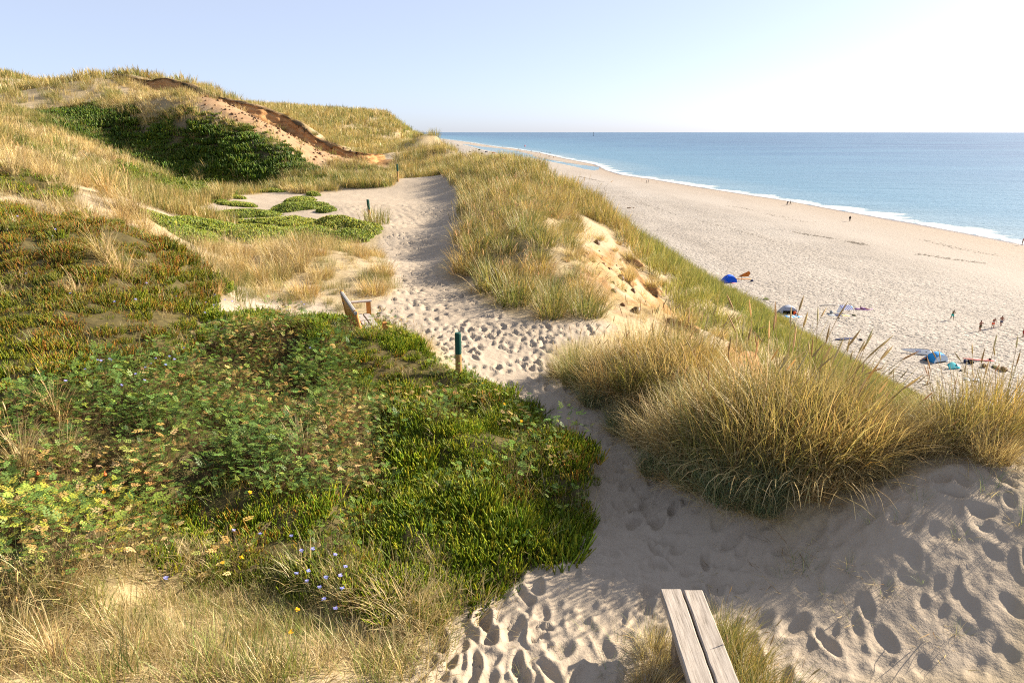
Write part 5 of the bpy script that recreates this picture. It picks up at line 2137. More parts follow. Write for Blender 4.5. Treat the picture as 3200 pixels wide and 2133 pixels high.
M_GREY = mat_wood('weathered_plank', (0.27, 0.24, 0.215), (0.38, 0.35, 0.32), (0.10, 0.085, 0.07), (14, 0.8, 14))
M_BENCH = mat_wood('varnished_wood', (0.42, 0.19, 0.045), (0.52, 0.27, 0.075), (0.24, 0.10, 0.028), (16, 16, 2), 0.55)
M_SEAT = mat_wood('sun_bleached_slat', (0.30, 0.285, 0.275), (0.38, 0.36, 0.34), (0.17, 0.155, 0.14), (1.0, 12, 12))
M_POST = mat_wood('post_wood', (0.34, 0.20, 0.085), (0.44, 0.29, 0.13), (0.20, 0.115, 0.05), (9, 9, 0.8))
M_POSTGREEN = mat_wood('post_green_paint', (0.012, 0.065, 0.052), (0.02, 0.09, 0.072), (0.008, 0.04, 0.035), (6, 6, 1.5), 0.5)
M_DARKWOOD = mat_wood('shaded_timber', (0.20, 0.16, 0.12), (0.28, 0.23, 0.18), (0.10, 0.08, 0.06), (3, 3, 3))

# plank bench close to the camera
px0, px1, py0, py1 = 1.05, 1.36, 2.2, 4.12
zg = gz_at(1.2, 3.6)
ptop = CAM_Z - 3.10
pb = empty('plank_bench', (1.2, py1, zg))


def plank(x0, x1, x0n, x1n, ya, yb, ztop, th, seed):
    rng = np.random.default_rng(seed)
    nn_ = 26
    mb = MB()
    for i in range(nn_):
        t = i / (nn_ - 1)
        y = ya + (yb - ya) * t
        a = x0 + (x0n - x0) * t + rng.normal(0, 0.0012)
        b = x1 + (x1n - x1) * t + rng.normal(0, 0.0012)
        zt = ztop + rng.normal(0, 0.001)
        bv = 0.008
        ring = [(a, y, zt - th), (b, y, zt - th), (b, y, zt - bv), (b - bv, y, zt), ((a + b) / 2, y, zt - 0.002), (a + bv, y, zt), (a, y, zt - bv)]
        mb.v += ring
    k = 7
    for i in range(nn_ - 1):
        for j in range(k):
            mb.f.append((i * k + j, (i + 1) * k + j, (i + 1) * k + (j + 1) % k, i * k + (j + 1) % k))
    mb.f.append(tuple(range(k)))
    mb.f.append(tuple((nn_ - 1) * k + j for j in range(k))[::-1])
    return mb


for j, (a, b, an, bn) in enumerate([(1.055, 1.200, 1.035, 1.178), (1.215, 1.352, 1.194, 1.330)]):
    o = plank(a - 1.2, b - 1.2, an - 1.2, bn - 1.2, (0.0, -0.012)[j], py0 - py1, ptop - zg, 0.055, 60 + j).build('plank', M_GREY, pb)
for yy in (-0.35, -1.5):
    mb = MB()
    mb.box((0.0, yy, (ptop - zg) / 2 - 0.08), (0.24, 0.10, ptop - zg + 0.04 - 0.0), bev=0.006)
    o = mb.build('leg', M_DARKWOOD, pb)
    o.location.z = -0.0
tag(pb, 'weathered grey two-plank bench standing in the sand at the bottom edge', 'bench')
for (xx, yy, s) in ((1.52, 3.7, 0.5), (1.55, 3.35, 0.55), (1.5, 4.0, 0.4), (1.56, 3.0, 0.55), (1.58, 2.7, 0.5), (0.93, 3.1, 0.4), (0.9, 3.6, 0.35), (1.0, 3.9, 0.35)):
    tussock('olive' if xx > 1.2 else 'straw', xx, yy, s, 'green tuft of grass close beside the grey plank bench' if xx > 1.2 else 'dry tuft of grass left of the grey plank bench', 'tufts beside the plank bench', name='grass_tuft')

# wooden bench with a backrest
BX, BY = -2.93, 11.46
bz_ = CAM_Z - 3.47
bn_ = empty('wooden_bench', (BX, BY, bz_), math.atan2(-0.93, 0.365))      # local x: along the bench, towards the camera; local y: to the sea
LB = 1.5
for k in range(3):
    mb = MB()
    mb.box((LB / 2, 0.14 + 0.125 * k, 0.42), (LB - 0.05, 0.105, 0.035), bev=0.006)
    mb.build('seat_slat', M_SEAT, bn_)
tilt = Matrix.Rotation(math.radians(10), 3, 'X')
nb = 13
for k in range(nb):
    mb = MB()
    mb.box((0.09 + (LB - 0.18) * k / (nb - 1), 0.035, 0.63), (0.094, 0.022, 0.36), tilt, bev=0.004)
    mb.build('back_slat', M_BENCH, bn_)
mb = MB()
mb.box((LB / 2, 0.0, 0.835), (LB + 0.04, 0.05, 0.06), tilt, bev=0.012)
mb.build('top_rail', M_SEAT, bn_)
mb = MB()
mb.box((LB / 2, 0.068, 0.43), (LB, 0.04, 0.06), tilt, bev=0.008)
mb.build('bottom_rail', M_BENCH, bn_)
for xe in (0.03, LB - 0.03):
    mb = MB()
    mb.tube([(xe, 0.10, 0.0), (xe, 0.075, 0.42), (xe, 0.0, 0.87)], [0.036, 0.036, 0.034], 8)
    mb.build('back_leg', M_BENCH, bn_, smooth=True)
    mb = MB()
    mb.box((xe, 0.44, 0.32), (0.07, 0.07, 0.64), bev=0.008)
    mb.build('front_leg', M_BENCH, bn_)
    if xe < 1:
        mb = MB()
        mb.box((xe, 0.25, 0.655), (0.075, 0.50, 0.035), bev=0.012)
        mb.build('armrest', M_SEAT, bn_)
    mb = MB()
    mb.box((xe, 0.27, 0.375), (0.045, 0.36, 0.06), bev=0.006)
    mb.build('side_rail', M_BENCH, bn_)
tag(bn_, 'brown wooden bench with slatted backrest facing the sea left of the path', 'bench')

post_words = ('nearest green-topped wooden marker post at the edge of the heath patch', 'leaning green-topped marker post beside the large heath cushion on the flat', 'farthest green-topped marker post where the path narrows before the dune')
for (x, y, h, r, ln_), words in zip(POSTS, post_words):
    sunk = 0.26 if y < 12 else 0.15
    o = empty('marker_post', (x, y, gz_at(x, y) - sunk))
    h += 0.15
    mb = MB()
    zz_ = [0, 0.3 * h, 0.64 * h]
    mb.tube([(ln_ * z, 0, z) for z in zz_], [r * 1.04, r, r * 0.99], 16)
    mb.build('shaft', M_POST, o, smooth=False)
    mb = MB()
    mb.tube([(ln_ * z, 0, z) for z in (0.641 * h, 0.85 * h, h - 0.012, h)], [r * 1.0, r * 0.99, r * 0.985, r * 0.86], 16)
    mb.build('green_top', M_POSTGREEN, o, smooth=False)
    tag(o, words, 'post')

# ================================================================== people and things on the beach
BONES = [('pelvis', 'belly'), ('belly', 'chest'), ('chest', 'neck'), ('neck', 'head'), ('head', 'crown'),
         ('chest', 'shoulder_l'), ('shoulder_l', 'elbow_l'), ('elbow_l', 'wrist_l'), ('wrist_l', 'hand_l'),
         ('chest', 'shoulder_r'), ('shoulder_r', 'elbow_r'), ('elbow_r', 'wrist_r'), ('wrist_r', 'hand_r'),
         ('pelvis', 'hip_l'), ('hip_l', 'knee_l'), ('knee_l', 'ankle_l'), ('ankle_l', 'toe_l'),
         ('pelvis', 'hip_r'), ('hip_r', 'knee_r'), ('knee_r', 'ankle_r'), ('ankle_r', 'toe_r')]
RAD = {'pelvis': 0.125, 'belly': 0.125, 'chest': 0.15, 'neck': 0.058, 'head': 0.09, 'crown': 0.075, 'shoulder': 0.065, 'elbow': 0.045, 'wrist': 0.033, 'hand': 0.035,
       'hip': 0.095, 'knee': 0.06, 'ankle': 0.042, 'toe': 0.035}
# x: to the person's left, y: the way the person faces, z: up; 1.78 m tall
STAND = {'pelvis': (0, 0, 0.95), 'belly': (0, 0, 1.12), 'chest': (0, -0.01, 1.34), 'neck': (0, 0.0, 1.50), 'head': (0, 0.03, 1.62), 'crown': (0, 0.02, 1.71),
         'shoulder_l': (0.18, -0.01, 1.41), 'elbow_l': (0.24, -0.03, 1.14), 'wrist_l': (0.25, 0.06, 0.91), 'hand_l': (0.25, 0.10, 0.80),
         'shoulder_r': (-0.18, -0.01, 1.41), 'elbow_r': (-0.24, -0.03, 1.14), 'wrist_r': (-0.25, 0.06, 0.91), 'hand_r': (-0.25, 0.10, 0.80),
         'hip_l': (0.095, 0, 0.88), 'knee_l': (0.11, 0.02, 0.48), 'ankle_l': (0.12, -0.02, 0.08), 'toe_l': (0.14, 0.14, 0.035),
         'hip_r': (-0.095, 0, 0.88), 'knee_r': (-0.11, 0.02, 0.48), 'ankle_r': (-0.12, -0.02, 0.08), 'toe_r': (-0.14, 0.14, 0.035)}


def pose(**kw):
    p = dict(STAND)
    p.update(kw)
    return p


WALK = pose(knee_l=(0.1, 0.22, 0.50), ankle_l=(0.1, 0.26, 0.08), toe_l=(0.1, 0.42, 0.04), knee_r=(-0.1, -0.02, 0.48), ankle_r=(-0.1, -0.32, 0.13), toe_r=(-0.1, -0.22, 0.035),
            elbow_l=(0.24, -0.14, 1.16), wrist_l=(0.25, -0.08, 0.93), hand_l=(0.24, -0.02, 0.84), elbow_r=(-0.24, 0.1, 1.15), wrist_r=(-0.24, 0.24, 0.97), hand_r=(-0.22, 0.3, 0.9))
PLAY = pose(chest=(0.0, 0.09, 1.32), neck=(0, 0.15, 1.46), head=(0, 0.2, 1.57), crown=(0, 0.2, 1.66), shoulder_l=(0.17, 0.09, 1.38), shoulder_r=(-0.17, 0.1, 1.38),
            elbow_l=(0.22, 0.25, 1.16), wrist_l=(0.14, 0.46, 1.08), hand_l=(0.1, 0.54, 1.05), elbow_r=(-0.22, 0.25, 1.14), wrist_r=(-0.1, 0.45, 1.05), hand_r=(-0.06, 0.53, 1.02),
            knee_l=(0.16, 0.10, 0.48), ankle_l=(0.2, 0.0, 0.08), toe_l=(0.22, 0.16, 0.035), knee_r=(-0.18, 0.05, 0.48), ankle_r=(-0.26, -0.1, 0.08), toe_r=(-0.28, 0.06, 0.035))
AKIMBO = pose(elbow_l=(0.40, -0.08, 1.2), wrist_l=(0.2, 0.02, 1.03), hand_l=(0.13, 0.05, 1.0), elbow_r=(-0.40, -0.08, 1.2), wrist_r=(-0.2, 0.02, 1.03), hand_r=(-0.13, 0.05, 1.0))
STOOP = pose(chest=(0, 0.2, 1.29), neck=(0, 0.30, 1.42), head=(0, 0.38, 1.50), crown=(0, 0.42, 1.58), shoulder_l=(0.17, 0.22, 1.35), shoulder_r=(-0.17, 0.22, 1.35),
             elbow_l=(0.2, 0.26, 1.08), wrist_l=(0.18, 0.38, 0.92), hand_l=(0.17, 0.45, 0.85), elbow_r=(-0.2, 0.26, 1.08), wrist_r=(-0.18, 0.38, 0.92), hand_r=(-0.17, 0.45, 0.85))
SIT = {'pelvis': (0, 0, 0.13), 'belly': (0, -0.02, 0.30), 'chest': (0, 0.02, 0.52), 'neck': (0, 0.07, 0.68), 'head': (0, 0.11, 0.80), 'crown': (0, 0.10, 0.89),
       'shoulder_l': (0.18, 0.03, 0.59), 'elbow_l': (0.24, 0.15, 0.38), 'wrist_l': (0.16, 0.36, 0.40), 'hand_l': (0.12, 0.45, 0.42),
       'shoulder_r': (-0.18, 0.03, 0.59), 'elbow_r': (-0.24, 0.15, 0.38), 'wrist_r': (-0.16, 0.36, 0.40), 'hand_r': (-0.12, 0.45, 0.42),
       'hip_l': (0.1, 0.02, 0.13), 'knee_l': (0.13, 0.40, 0.38), 'ankle_l': (0.13, 0.66, 0.08), 'toe_l': (0.14, 0.82, 0.05),
       'hip_r': (-0.1, 0.02, 0.13), 'knee_r': (-0.13, 0.42, 0.34), 'ankle_r': (-0.13, 0.72, 0.07), 'toe_r': (-0.14, 0.88, 0.05)}
LIE = {'pelvis': (0, 0, 0.14), 'belly': (0, -0.15, 0.16), 'chest': (0, -0.36, 0.28), 'neck': (0, -0.47, 0.42), 'head': (0, -0.50, 0.55), 'crown': (0, -0.50, 0.64),
       'shoulder_l': (0.17, -0.40, 0.34), 'elbow_l': (0.2, -0.52, 0.1), 'wrist_l': (0.16, -0.3, 0.07), 'hand_l': (0.15, -0.2, 0.06),
       'shoulder_r': (-0.17, -0.40, 0.34), 'elbow_r': (-0.2, -0.52, 0.1), 'wrist_r': (-0.16, -0.3, 0.07), 'hand_r': (-0.15, -0.2, 0.06),
       'hip_l': (0.09, 0.06, 0.12), 'knee_l': (0.1, 0.48, 0.12), 'ankle_l': (0.1, 0.88, 0.06), 'toe_l': (0.12, 0.96, 0.14),
       'hip_r': (-0.09, 0.06, 0.12), 'knee_r': (-0.12, 0.44, 0.24), 'ankle_r': (-0.1, 0.84, 0.06), 'toe_r': (-0.12, 0.92, 0.14)}

_body_cache = {}


def body_mesh(key, joints, sub=1):
    if key in _body_cache:
        return _body_cache[key]
    names = list(joints)
    me_ = bpy.data.meshes.new('body')
    me_.from_pydata([joints[n_] for n_ in names], [(names.index(a), names.index(b)) for a, b in BONES], [])
    o = bpy.data.objects.new('tmp_body', me_)
    COL.objects.link(o)
    sk = o.modifiers.new('skin', 'SKIN')
    for i, n_ in enumerate(names):
        r = RAD[n_.split('_')[0]]
        me_.skin_vertices[0].data[i].radius = (r, r * (0.78 if n_ in ('chest', 'belly', 'pelvis') else 1.0))
        me_.skin_vertices[0].data[i].use_root = n_ == 'pelvis'
    ss = o.modifiers.new('sub', 'SUBSURF')
    ss.levels = ss.render_levels = sub
    dg = bpy.context.evaluated_depsgraph_get()
    res = bpy.data.meshes.new_from_object(o.evaluated_get(dg))
    bpy.data.objects.remove(o)
    v = np.array([tuple(p.co) for p in res.vertices])
    f = [tuple(p.vertices) for p in res.polygons]
    nrm = np.array([tuple(p.normal) for p in res.vertices])
    # nearest bone and how far along it, for the clothes
    cen = np.array([v[list(q_)].mean(0) for q_ in f])
    best = np.full(len(cen), 1e9)
    who = np.zeros(len(cen), int)
    tt = np.zeros(len(cen))
    for i, (a, b) in enumerate(BONES):
        A = np.array(joints[a])
        d = np.array(joints[b]) - A
        t = np.clip(((cen - A) @ d) / (d @ d), 0, 1)
        dd = np.linalg.norm(cen - A - t[:, None] * d, axis=1)
        m = dd < best
        best[m] = dd[m]
        who[m] = i
        tt[m] = t[m]
    _body_cache[key] = (v, f, nrm, who, tt, cen)
    bpy.data.meshes.remove(res)
    return _body_cache[key]


def mesh_poly(name, v, f, mat):
    me_ = bpy.data.meshes.new(name)
    used_ = sorted({i for q_ in f for i in q_})
    mp_ = {a: i for i, a in enumerate(used_)}
    me_.from_pydata([tuple(v[a]) for a in used_], [], [tuple(mp_[i] for i in q_) for q_ in f])
    me_.materials.append(mat)
    me_.polygons.foreach_set('use_smooth', np.ones(len(me_.polygons), bool))
    me_.update()
    return me_


M_SKIN = plain('skin', (0.36, 0.19, 0.12), 0.55, 0.3, 0.06)
M_TAN = plain('sunburnt_skin', (0.30, 0.135, 0.085), 0.55, 0.3, 0.06)
M_HAIR = plain('dark_hair', (0.03, 0.02, 0.015), 0.6, 0.3)
M_FAIR = plain('fair_hair', (0.30, 0.2, 0.09), 0.6, 0.3)


def bone_id(name):
    return [i for i, (a, b) in enumerate(BONES) if b == name][0]


def person(key, joints, label, loc, rz, clothes, skin=None, hair=None, scale=1.0, group=None, detail=1):
    """one continuous body; garments and hair are shells that follow it"""
    skin = skin or M_SKIN
    hair = hair or M_HAIR
    v, f, nrm, who, tt, cen = body_mesh(key, joints, detail)
    ck = ('p', key, label)
    o = link(bpy.data.objects.new('person', mesh_poly('body', v, f, skin)))
    o.location = loc
    o.rotation_euler = (0, 0, rz)
    o.scale = (scale, scale, scale)
    def shell(name, mask, off, mat):
        fs = [q_ for q_, m in zip(f, mask) if m]
        if fs:
            link(bpy.data.objects.new(name, mesh_poly(name, v + nrm * off, fs, mat)), o)
    head_c = np.array(joints['head'])
    fwd = np.array((0, 1, 0))
    hm = (who == bone_id('crown')) | ((who == bone_id('head')) & (((cen - head_c) @ fwd) < 0.01) & (tt > 0.35))
    shell('hair', hm, 0.012, hair)
    thigh = [bone_id('knee_l'), bone_id('knee_r')]
    hips = [bone_id('hip_l'), bone_id('hip_r')]
    torso = [bone_id('belly'), bone_id('chest')]
    arms = [bone_id('elbow_l'), bone_id('elbow_r')]
    for what, mat in clothes:
        if what == 'shorts':
            m = np.isin(who, hips) | (np.isin(who, thigh) & (tt < 0.62)) | ((who == torso[0]) & (tt < 0.35))
            shell('shorts', m, 0.022, mat)
        elif what == 'waistband':
            m = (who == torso[0]) & (tt < 0.45)
            shell('waistband', m, 0.028, mat)
        elif what == 'shirt':
            m = np.isin(who, torso) | (np.isin(who, arms) & (tt < 0.6)) | np.isin(who, [bone_id('shoulder_l'), bone_id('shoulder_r')]) | ((who == bone_id('neck')) & (tt < 0.4))
            shell('shirt', m, 0.02, mat)
        elif what == 'trousers':
            m = np.isin(who, hips) | np.isin(who, thigh) | np.isin(who, [bone_id('ankle_l'), bone_id('ankle_r')]) | ((who == torso[0]) & (tt < 0.4))
            shell('trousers', m, 0.02, mat)
        elif what == 'coat':
            m = np.isin(who, torso) | np.isin(who, arms) | np.isin(who, [bone_id('wrist_l'), bone_id('wrist_r'), bone_id('shoulder_l'), bone_id('shoulder_r')]) | np.isin(who, hips) | (np.isin(who, thigh) & (tt < 0.5)) | ((who == bone_id('neck')) & (tt < 0.5))
            shell('coat', m, 0.03, mat)
    tag(o, label, 'person', group)
    return o


def fab(name, c_, var=0.08, rough=0.75):
    return plain(name + '_fabric', c_, rough, 0.2, var, 5)


TURQ = fab('turquoise', (0.02, 0.42, 0.40))
ORANGE = fab('bright_orange', (0.80, 0.10, 0.015))
BLACK = fab('black', (0.012, 0.012, 0.016))
NAVY = fab('navy', (0.02, 0.03, 0.09))
OLV = fab('olive_cloth', (0.075, 0.075, 0.025))
WHITE = fab('white', (0.75, 0.75, 0.76))
REDC = fab('dark_red', (0.35, 0.03, 0.03))
BLUE = fab('strong_blue', (0.005, 0.085, 0.62))
SKYB = fab('sky_blue', (0.02, 0.24, 0.62))
TENTGREY = fab('grey_blue_tent', (0.30, 0.34, 0.44))
PALEB = fab('pale_blue_white', (0.52, 0.62, 0.74))
TEAL = fab('teal', (0.0, 0.30, 0.38))
PURP = fab('purple', (0.22, 0.09, 0.28))
SAIL = fab('orange_sail', (0.52, 0.16, 0.025))
PINK = fab('pink', (0.62, 0.25, 0.28))
YELL = fab('yellow', (0.70, 0.50, 0.22))
GREYC = fab('grey_cloth', (0.22, 0.25, 0.29))
BROWN = fab('brown', (0.14, 0.085, 0.045))
DARKIN = fab('dark_lining', (0.03, 0.03, 0.035))

B = {}
for (x, y, nm) in BEACH_THINGS:
    B.setdefault(nm, []).append((x, y, beach_ground(x, y)))


def bp(nm, k=0):
    return B[nm][k]


def face_cam(x, y):
    """turn so that local -Y looks at the camera"""
    return math.atan2(-x, y) * 1.0


def dome_tent(name, label, nm, w, d, h, rz, fabric, front, open_frac=0.0, lining=None, panel=None):
    """shell tent: arched back and sides, a front that is closed, half open or a window"""
    x, y, z = bp(nm)
    o = empty(name, (x, y, z - 0.02), rz)
    mb = MB()
    mb.grid(lambda a, b: (w / 2 * math.cos(math.pi * (1 - a)) * (1 - 0.06 * math.sin(math.pi * b)), d * (b - 0.35) , h * (math.sin(math.pi * a) ** 0.8) * math.cos(max(0, b - 0.35) / 0.65 * math.pi / 2) ** 0.7 * (1 - 0.18 * max(0, 0.35 - b) / 0.35)), 25, 13)
    mb.build('canopy', fabric, o, smooth=True, thick=0.015)
    # hem strip lying on the sand
    mb = MB()
    mb.grid(lambda a, b: (w / 2 * math.cos(math.pi * (1 - a)) * (1 + 0.1 * b), d * 0.65 * math.sin(math.pi * a) * (1 + 0.1 * b) - 0.35 * d * 0.2, 0.03), 25, 2)
    mb.build('hem', lining or fabric, o, thick=0.01)
    if front is not None:
        mb = MB()
        y0 = -0.35 * d + 0.01
        hh = h * 0.82
        for a0, a1 in ((0.0, 0.22), (0.78, 1.0)) if open_frac else ((0.0, 1.0),):
            mb.grid(lambda a, b, a0=a0, a1=a1: (w / 2 * 0.985 * math.cos(math.pi * (1 - (a0 + (a1 - a0) * a))) , y0, hh * (math.sin(math.pi * (a0 + (a1 - a0) * a)) ** 0.8) * b), 13, 4)
        if open_frac:
            mb.grid(lambda a, b: (w / 2 * 0.985 * math.cos(math.pi * (0.78 - 0.56 * a)), y0, hh * (open_frac + (math.sin(math.pi * (0.78 - 0.56 * a)) ** 0.8 - open_frac) * b)), 13, 4)
        mb.build('front_panel', front, o, thick=0.01)
    if lining is not None:
        mb = MB()
        mb.grid(lambda a, b: ((a - 0.5) * w * 0.86, d * (-0.34 + 0.75 * b * (1 - abs(a - 0.5))), 0.05), 6, 4)
        mb.build('floor_mat', lining, o, thick=0.01)
    for s in (0.33, 0.67):
        mb = MB()
        mb.tube([(w / 2 * math.cos(math.pi * (1 - s)) * 1.01, d * (b / 8 - 0.35), h * (math.sin(math.pi * s) ** 0.8) * math.cos(max(0, b / 8 - 0.35) / 0.65 * math.pi / 2) ** 0.7 * (1 - 0.18 * max(0, 0.35 - b / 8) / 0.35) + 0.012) for b in range(9)], 0.014, 6)
        mb.build('tent_pole', M_DARKPOLE, o, smooth=True)
    tag(o, label, 'tent')
    return o


M_DARKPOLE = plain('dark_pole', (0.05, 0.05, 0.055), 0.4, 0.4)
dome_tent('beach_tent', 'strong blue closed dome tent beside the orange sail', 'blue_tent', 2.7, 2.0, 1.55, 0.15, BLUE, BLUE)
dome_tent('beach_tent', 'grey blue dome tent with half open front behind the orange shirt', 'grey_tent', 2.7, 1.9, 1.35, -0.05, TENTGREY, TENTGREY, 0.5, DARKIN)
t = dome_tent('beach_tent', 'blue pop-up tent with pale blue white front near the surfboards', 'pop_up_tent', 2.4, 1.9, 1.3, 0.35, SKYB, PALEB, 0.16, DARKIN)


def sheet(name, label, cat, nm, w, d, rz, mats, k=0, stripes=0, group=None, sag=0.02):
    x, y, z = bp(nm, k)
    o = empty(name, (x, y, z + 0.02), rz)
    n_ = max(stripes, 1)
    for i in range(n_):
        mb = MB()
        a0, a1 = i / n_ - 0.5, (i + 1) / n_ - 0.5
        mb.grid(lambda a, b, a0=a0, a1=a1: ((a0 + (a1 - a0) * a) * w, (b - 0.5) * d, sag * (0.6 + math.sin(9 * (a0 + (a1 - a0) * a) + 5 * b))), 5, 8)
        mb.build('stripe' if stripes else 'cloth', mats[i % len(mats)], o, smooth=True, thick=0.02)
    tag(o, label, cat, group)
    return o


sheet('beach_towel', 'blue and white striped towel under the orange shirt', 'towel', 'blue_towel', 2.6, 1.3, 0.1, [SKYB, WHITE], stripes=6)
sheet('beach_towel', 'small pink towel before the strong blue tent', 'towel', 'pink_towel', 0.9, 0.7, 0.3, [PINK])
sheet('beach_towel', 'dark grey towel spread left of the striped shade', 'towel', 'grey_towel', 2.0, 1.3, -0.1, [GREYC, NAVY], stripes=2)
sheet('beach_mat', 'yellow mat under the striped shade', 'mat', 'yellow_mat', 1.2, 0.7, 0.0, [YELL])
sheet('beach_mat', 'light blue mat behind the striped shade', 'mat', 'blue_mat', 1.3, 0.8, -0.2, [SKYB])
sheet('beach_towel', 'long purple towel under the person lying down', 'towel', 'purple_towel', 2.9, 1.1, -0.12, [PURP])
sheet('beach_towel', 'dark towel under the couple sitting on the middle beach', 'towel', 'couple_towel', 2.2, 1.2, 0.0, [NAVY])
sheet('crumpled_cloth', 'pale grey cloth lying nearest the foot of the dunes', 'cloth', 'grey_cloth', 1.8, 0.8, -0.3, [PALEB, GREYC, WHITE], stripes=3, sag=0.08)

# orange sail on a pole
x, y, z = bp('orange_sail')
o = empty('sun_sail', (x, y, z))
cor = [(-0.85, 0.0, 0.75), (1.4, 0.25, 0.78), (1.75, 0.2, 1.45), (1.45, 0.35, 1.9), (0.2, 0.3, 1.3)]
mb = MB()
cc = tuple(sum(p_[i] for p_ in cor) / 5 for i in range(3))
mb.add([(cc[0], cc[1] + 0.18, cc[2])] + cor, [(0, i + 1, (i + 1) % 5 + 1) for i in range(5)])
mb.build('sail_cloth', SAIL, o, thick=0.015)
mb = MB()
mb.tube([(0, 0.05, -0.1), (0, 0.05, 0.9), (0.2, 0.3, 1.32)], 0.035, 8)
mb.build('pole', BROWN, o)
mb = MB()
mb.tube([(1.45, 0.35, 1.9), (1.75, 0.2, 1.45), (1.4, 0.25, 0.78)], 0.015, 6)
mb.build('batten', M_DARKPOLE, o)
tag(o, 'orange triangular sun sail on a pole beside the strong blue tent', 'sun sail')


def board_mesh(length, width, thick):
    """surfboard: pointed nose, rounded tail, domed deck"""
    V_, F_ = [], []
    nn_ = 22
    k = 10
    for i in range(nn_):
        t = i / (nn_ - 1)
        wv = width / 2 * max(0.02, (math.sin(math.pi * min(1, t * 0.62 + 0.0)) ** 0.75 if t < 0.8 else math.sin(math.pi * 0.496) ** 0.75 * math.sqrt(max(0.0, 1 - ((t - 0.8) / 0.205) ** 2)))) * 1.0
        rock = 0.10 * (1 - t) ** 4
        for j in range(k):
            a = 2 * math.pi * j / k
            V_.append((t * length, wv * math.cos(a), rock + thick / 2 * math.sin(a)))
    for i in range(nn_ - 1):
        for j in range(k):
            F_.append((i * k + j, (i + 1) * k + j, (i + 1) * k + (j + 1) % k, i * k + (j + 1) % k))
    F_.append(tuple(range(k)))
    F_.append(tuple((nn_ - 1) * k + j for j in range(k))[::-1])
    return V_, F_


M_BOARDW = plain('white_board_skin', (0.82, 0.80, 0.77), 0.45, 0.4, 0.05)
M_BOARDR = plain('red_board_skin', (0.62, 0.14, 0.13), 0.45, 0.4, 0.08)
M_BOARDO = plain('orange_board_skin', (0.50, 0.22, 0.06), 0.5, 0.4, 0.1)
x, y, z = bp('red_board')
o = empty('paddle_board', (x - 1.9, y + 0.35, z + 0.08), -0.17)
mb = MB()
mb.add(*board_mesh(3.9, 0.78, 0.12))
mb.build('deck', M_BOARDR, o, smooth=True)
mb = MB()
mb.box((3.2, 0, 0.16), (0.32, 0.025, 0.22))
mb.build('fin', BLACK, o)
tag(o, 'red paddle board lying upside down on the trodden sand', 'paddle board')
x, y, z = bp('board_orange')
o = empty('paddle_board', (x - 1.6, y + 0.4, z + 0.07), -0.06)
mb = MB()
mb.add(*board_mesh(3.3, 0.7, 0.12))
mb.build('deck', M_BOARDO, o, smooth=True)
tag(o, 'orange brown paddle board lying under the orange sail', 'paddle board')

# white paddle board standing on its edge, lettering upside down
x, y, z = bp('white_board')
tilt_m = Matrix.Rotation(math.radians(62), 4, 'X')
o = empty('paddle_board', (x - 1.72, y + 0.75, z + 0.34), -0.40)
mb = MB()
mb.add(*board_mesh(3.7, 0.82, 0.12))
bo = mb.build('hull', M_BOARDW, o, smooth=True)
bo.rotation_euler = (math.radians(58), 0, 0)
mb = MB()
vv_ = [(p_[0], abs(p_[1]) * 1.012, p_[2] * 1.08) for p_ in board_mesh(3.7, 0.82, 0.12)[0]]
rim = MB()
rim.tube([(0.06 + 3.58 * i / 20, 0.41 * max(0.03, (math.sin(math.pi * min(1, (0.06 + 3.58 * i / 20) / 3.7 * 0.62)) ** 0.75 if i < 16 else math.sqrt(max(0, 1 - ((i / 20 - 0.8) / 0.21) ** 2)))), 0.10 * (1 - i / 20) ** 4) for i in range(21)], 0.03, 6)
ro = rim.build('rail', plain('board_rail', (0.10, 0.035, 0.03), 0.5, 0.3), bo)
for txt, x0, colr in (('SEA', 2.45, (0.05, 0.10, 0.42)), ('FLO', 1.56, (0.62, 0.14, 0.03))):
    cu = bpy.data.curves.new('lettering', 'FONT')
    cu.body = txt
    cu.size = 0.42
    cu.extrude = 0.004
    cu.align_x = 'LEFT'
    to = bpy.data.objects.new('lettering', cu)
    COL.objects.link(to)
    dg = bpy.context.evaluated_depsgraph_get()
    lm = bpy.data.meshes.new_from_object(to.evaluated_get(dg))
    bpy.data.objects.remove(to)
    lm.materials.clear()
    lm.materials.append(plain('lettering_' + txt.lower(), colr, 0.5, 0.3, 0.05))
    lo = link(bpy.data.objects.new('lettering', lm), bo)
    lo.rotation_euler = (0, 0, math.pi)
    lo.location = (x0, 0.16, 0.066)
mb = MB()
mb.box((3.05, 0.0, 0.12), (0.2, 0.02, 0.16))
mb.build('fin', BLACK, bo)
tag(o, 'white paddle board standing on edge with SEAFLO lettering upside down', 'paddle board')

# turquoise half shell shelter
x, y, z = bp('turquoise_shelter')
o = empty('wind_shelter', (x, y, z), 0.25)
mb = MB()
mb.grid(lambda a, b: ((a - 0.5) * 1.7 * (1 - 0.25 * b), -0.45 + 0.9 * math.sin(b * 1.5) * 0.7, 0.05 + 0.75 * math.sin(b * math.pi * 0.55) * (1 - 0.5 * (2 * a - 1) ** 2 * b)), 11, 9)
mb.build('shell', TEAL, o, smooth=True, thick=0.02)
mb = MB()
mb.grid(lambda a, b: (0.55 + 0.5 * a, -0.35 + 0.9 * b * 0.6, 0.05 + 0.55 * math.sin(math.pi * b) * (1 - 0.4 * a)), 6, 6)
mb.build('flap', PALEB, o, smooth=True, thick=0.02)
tag(o, 'turquoise half-shell wind shelter right of the pop-up tent', 'wind shelter')

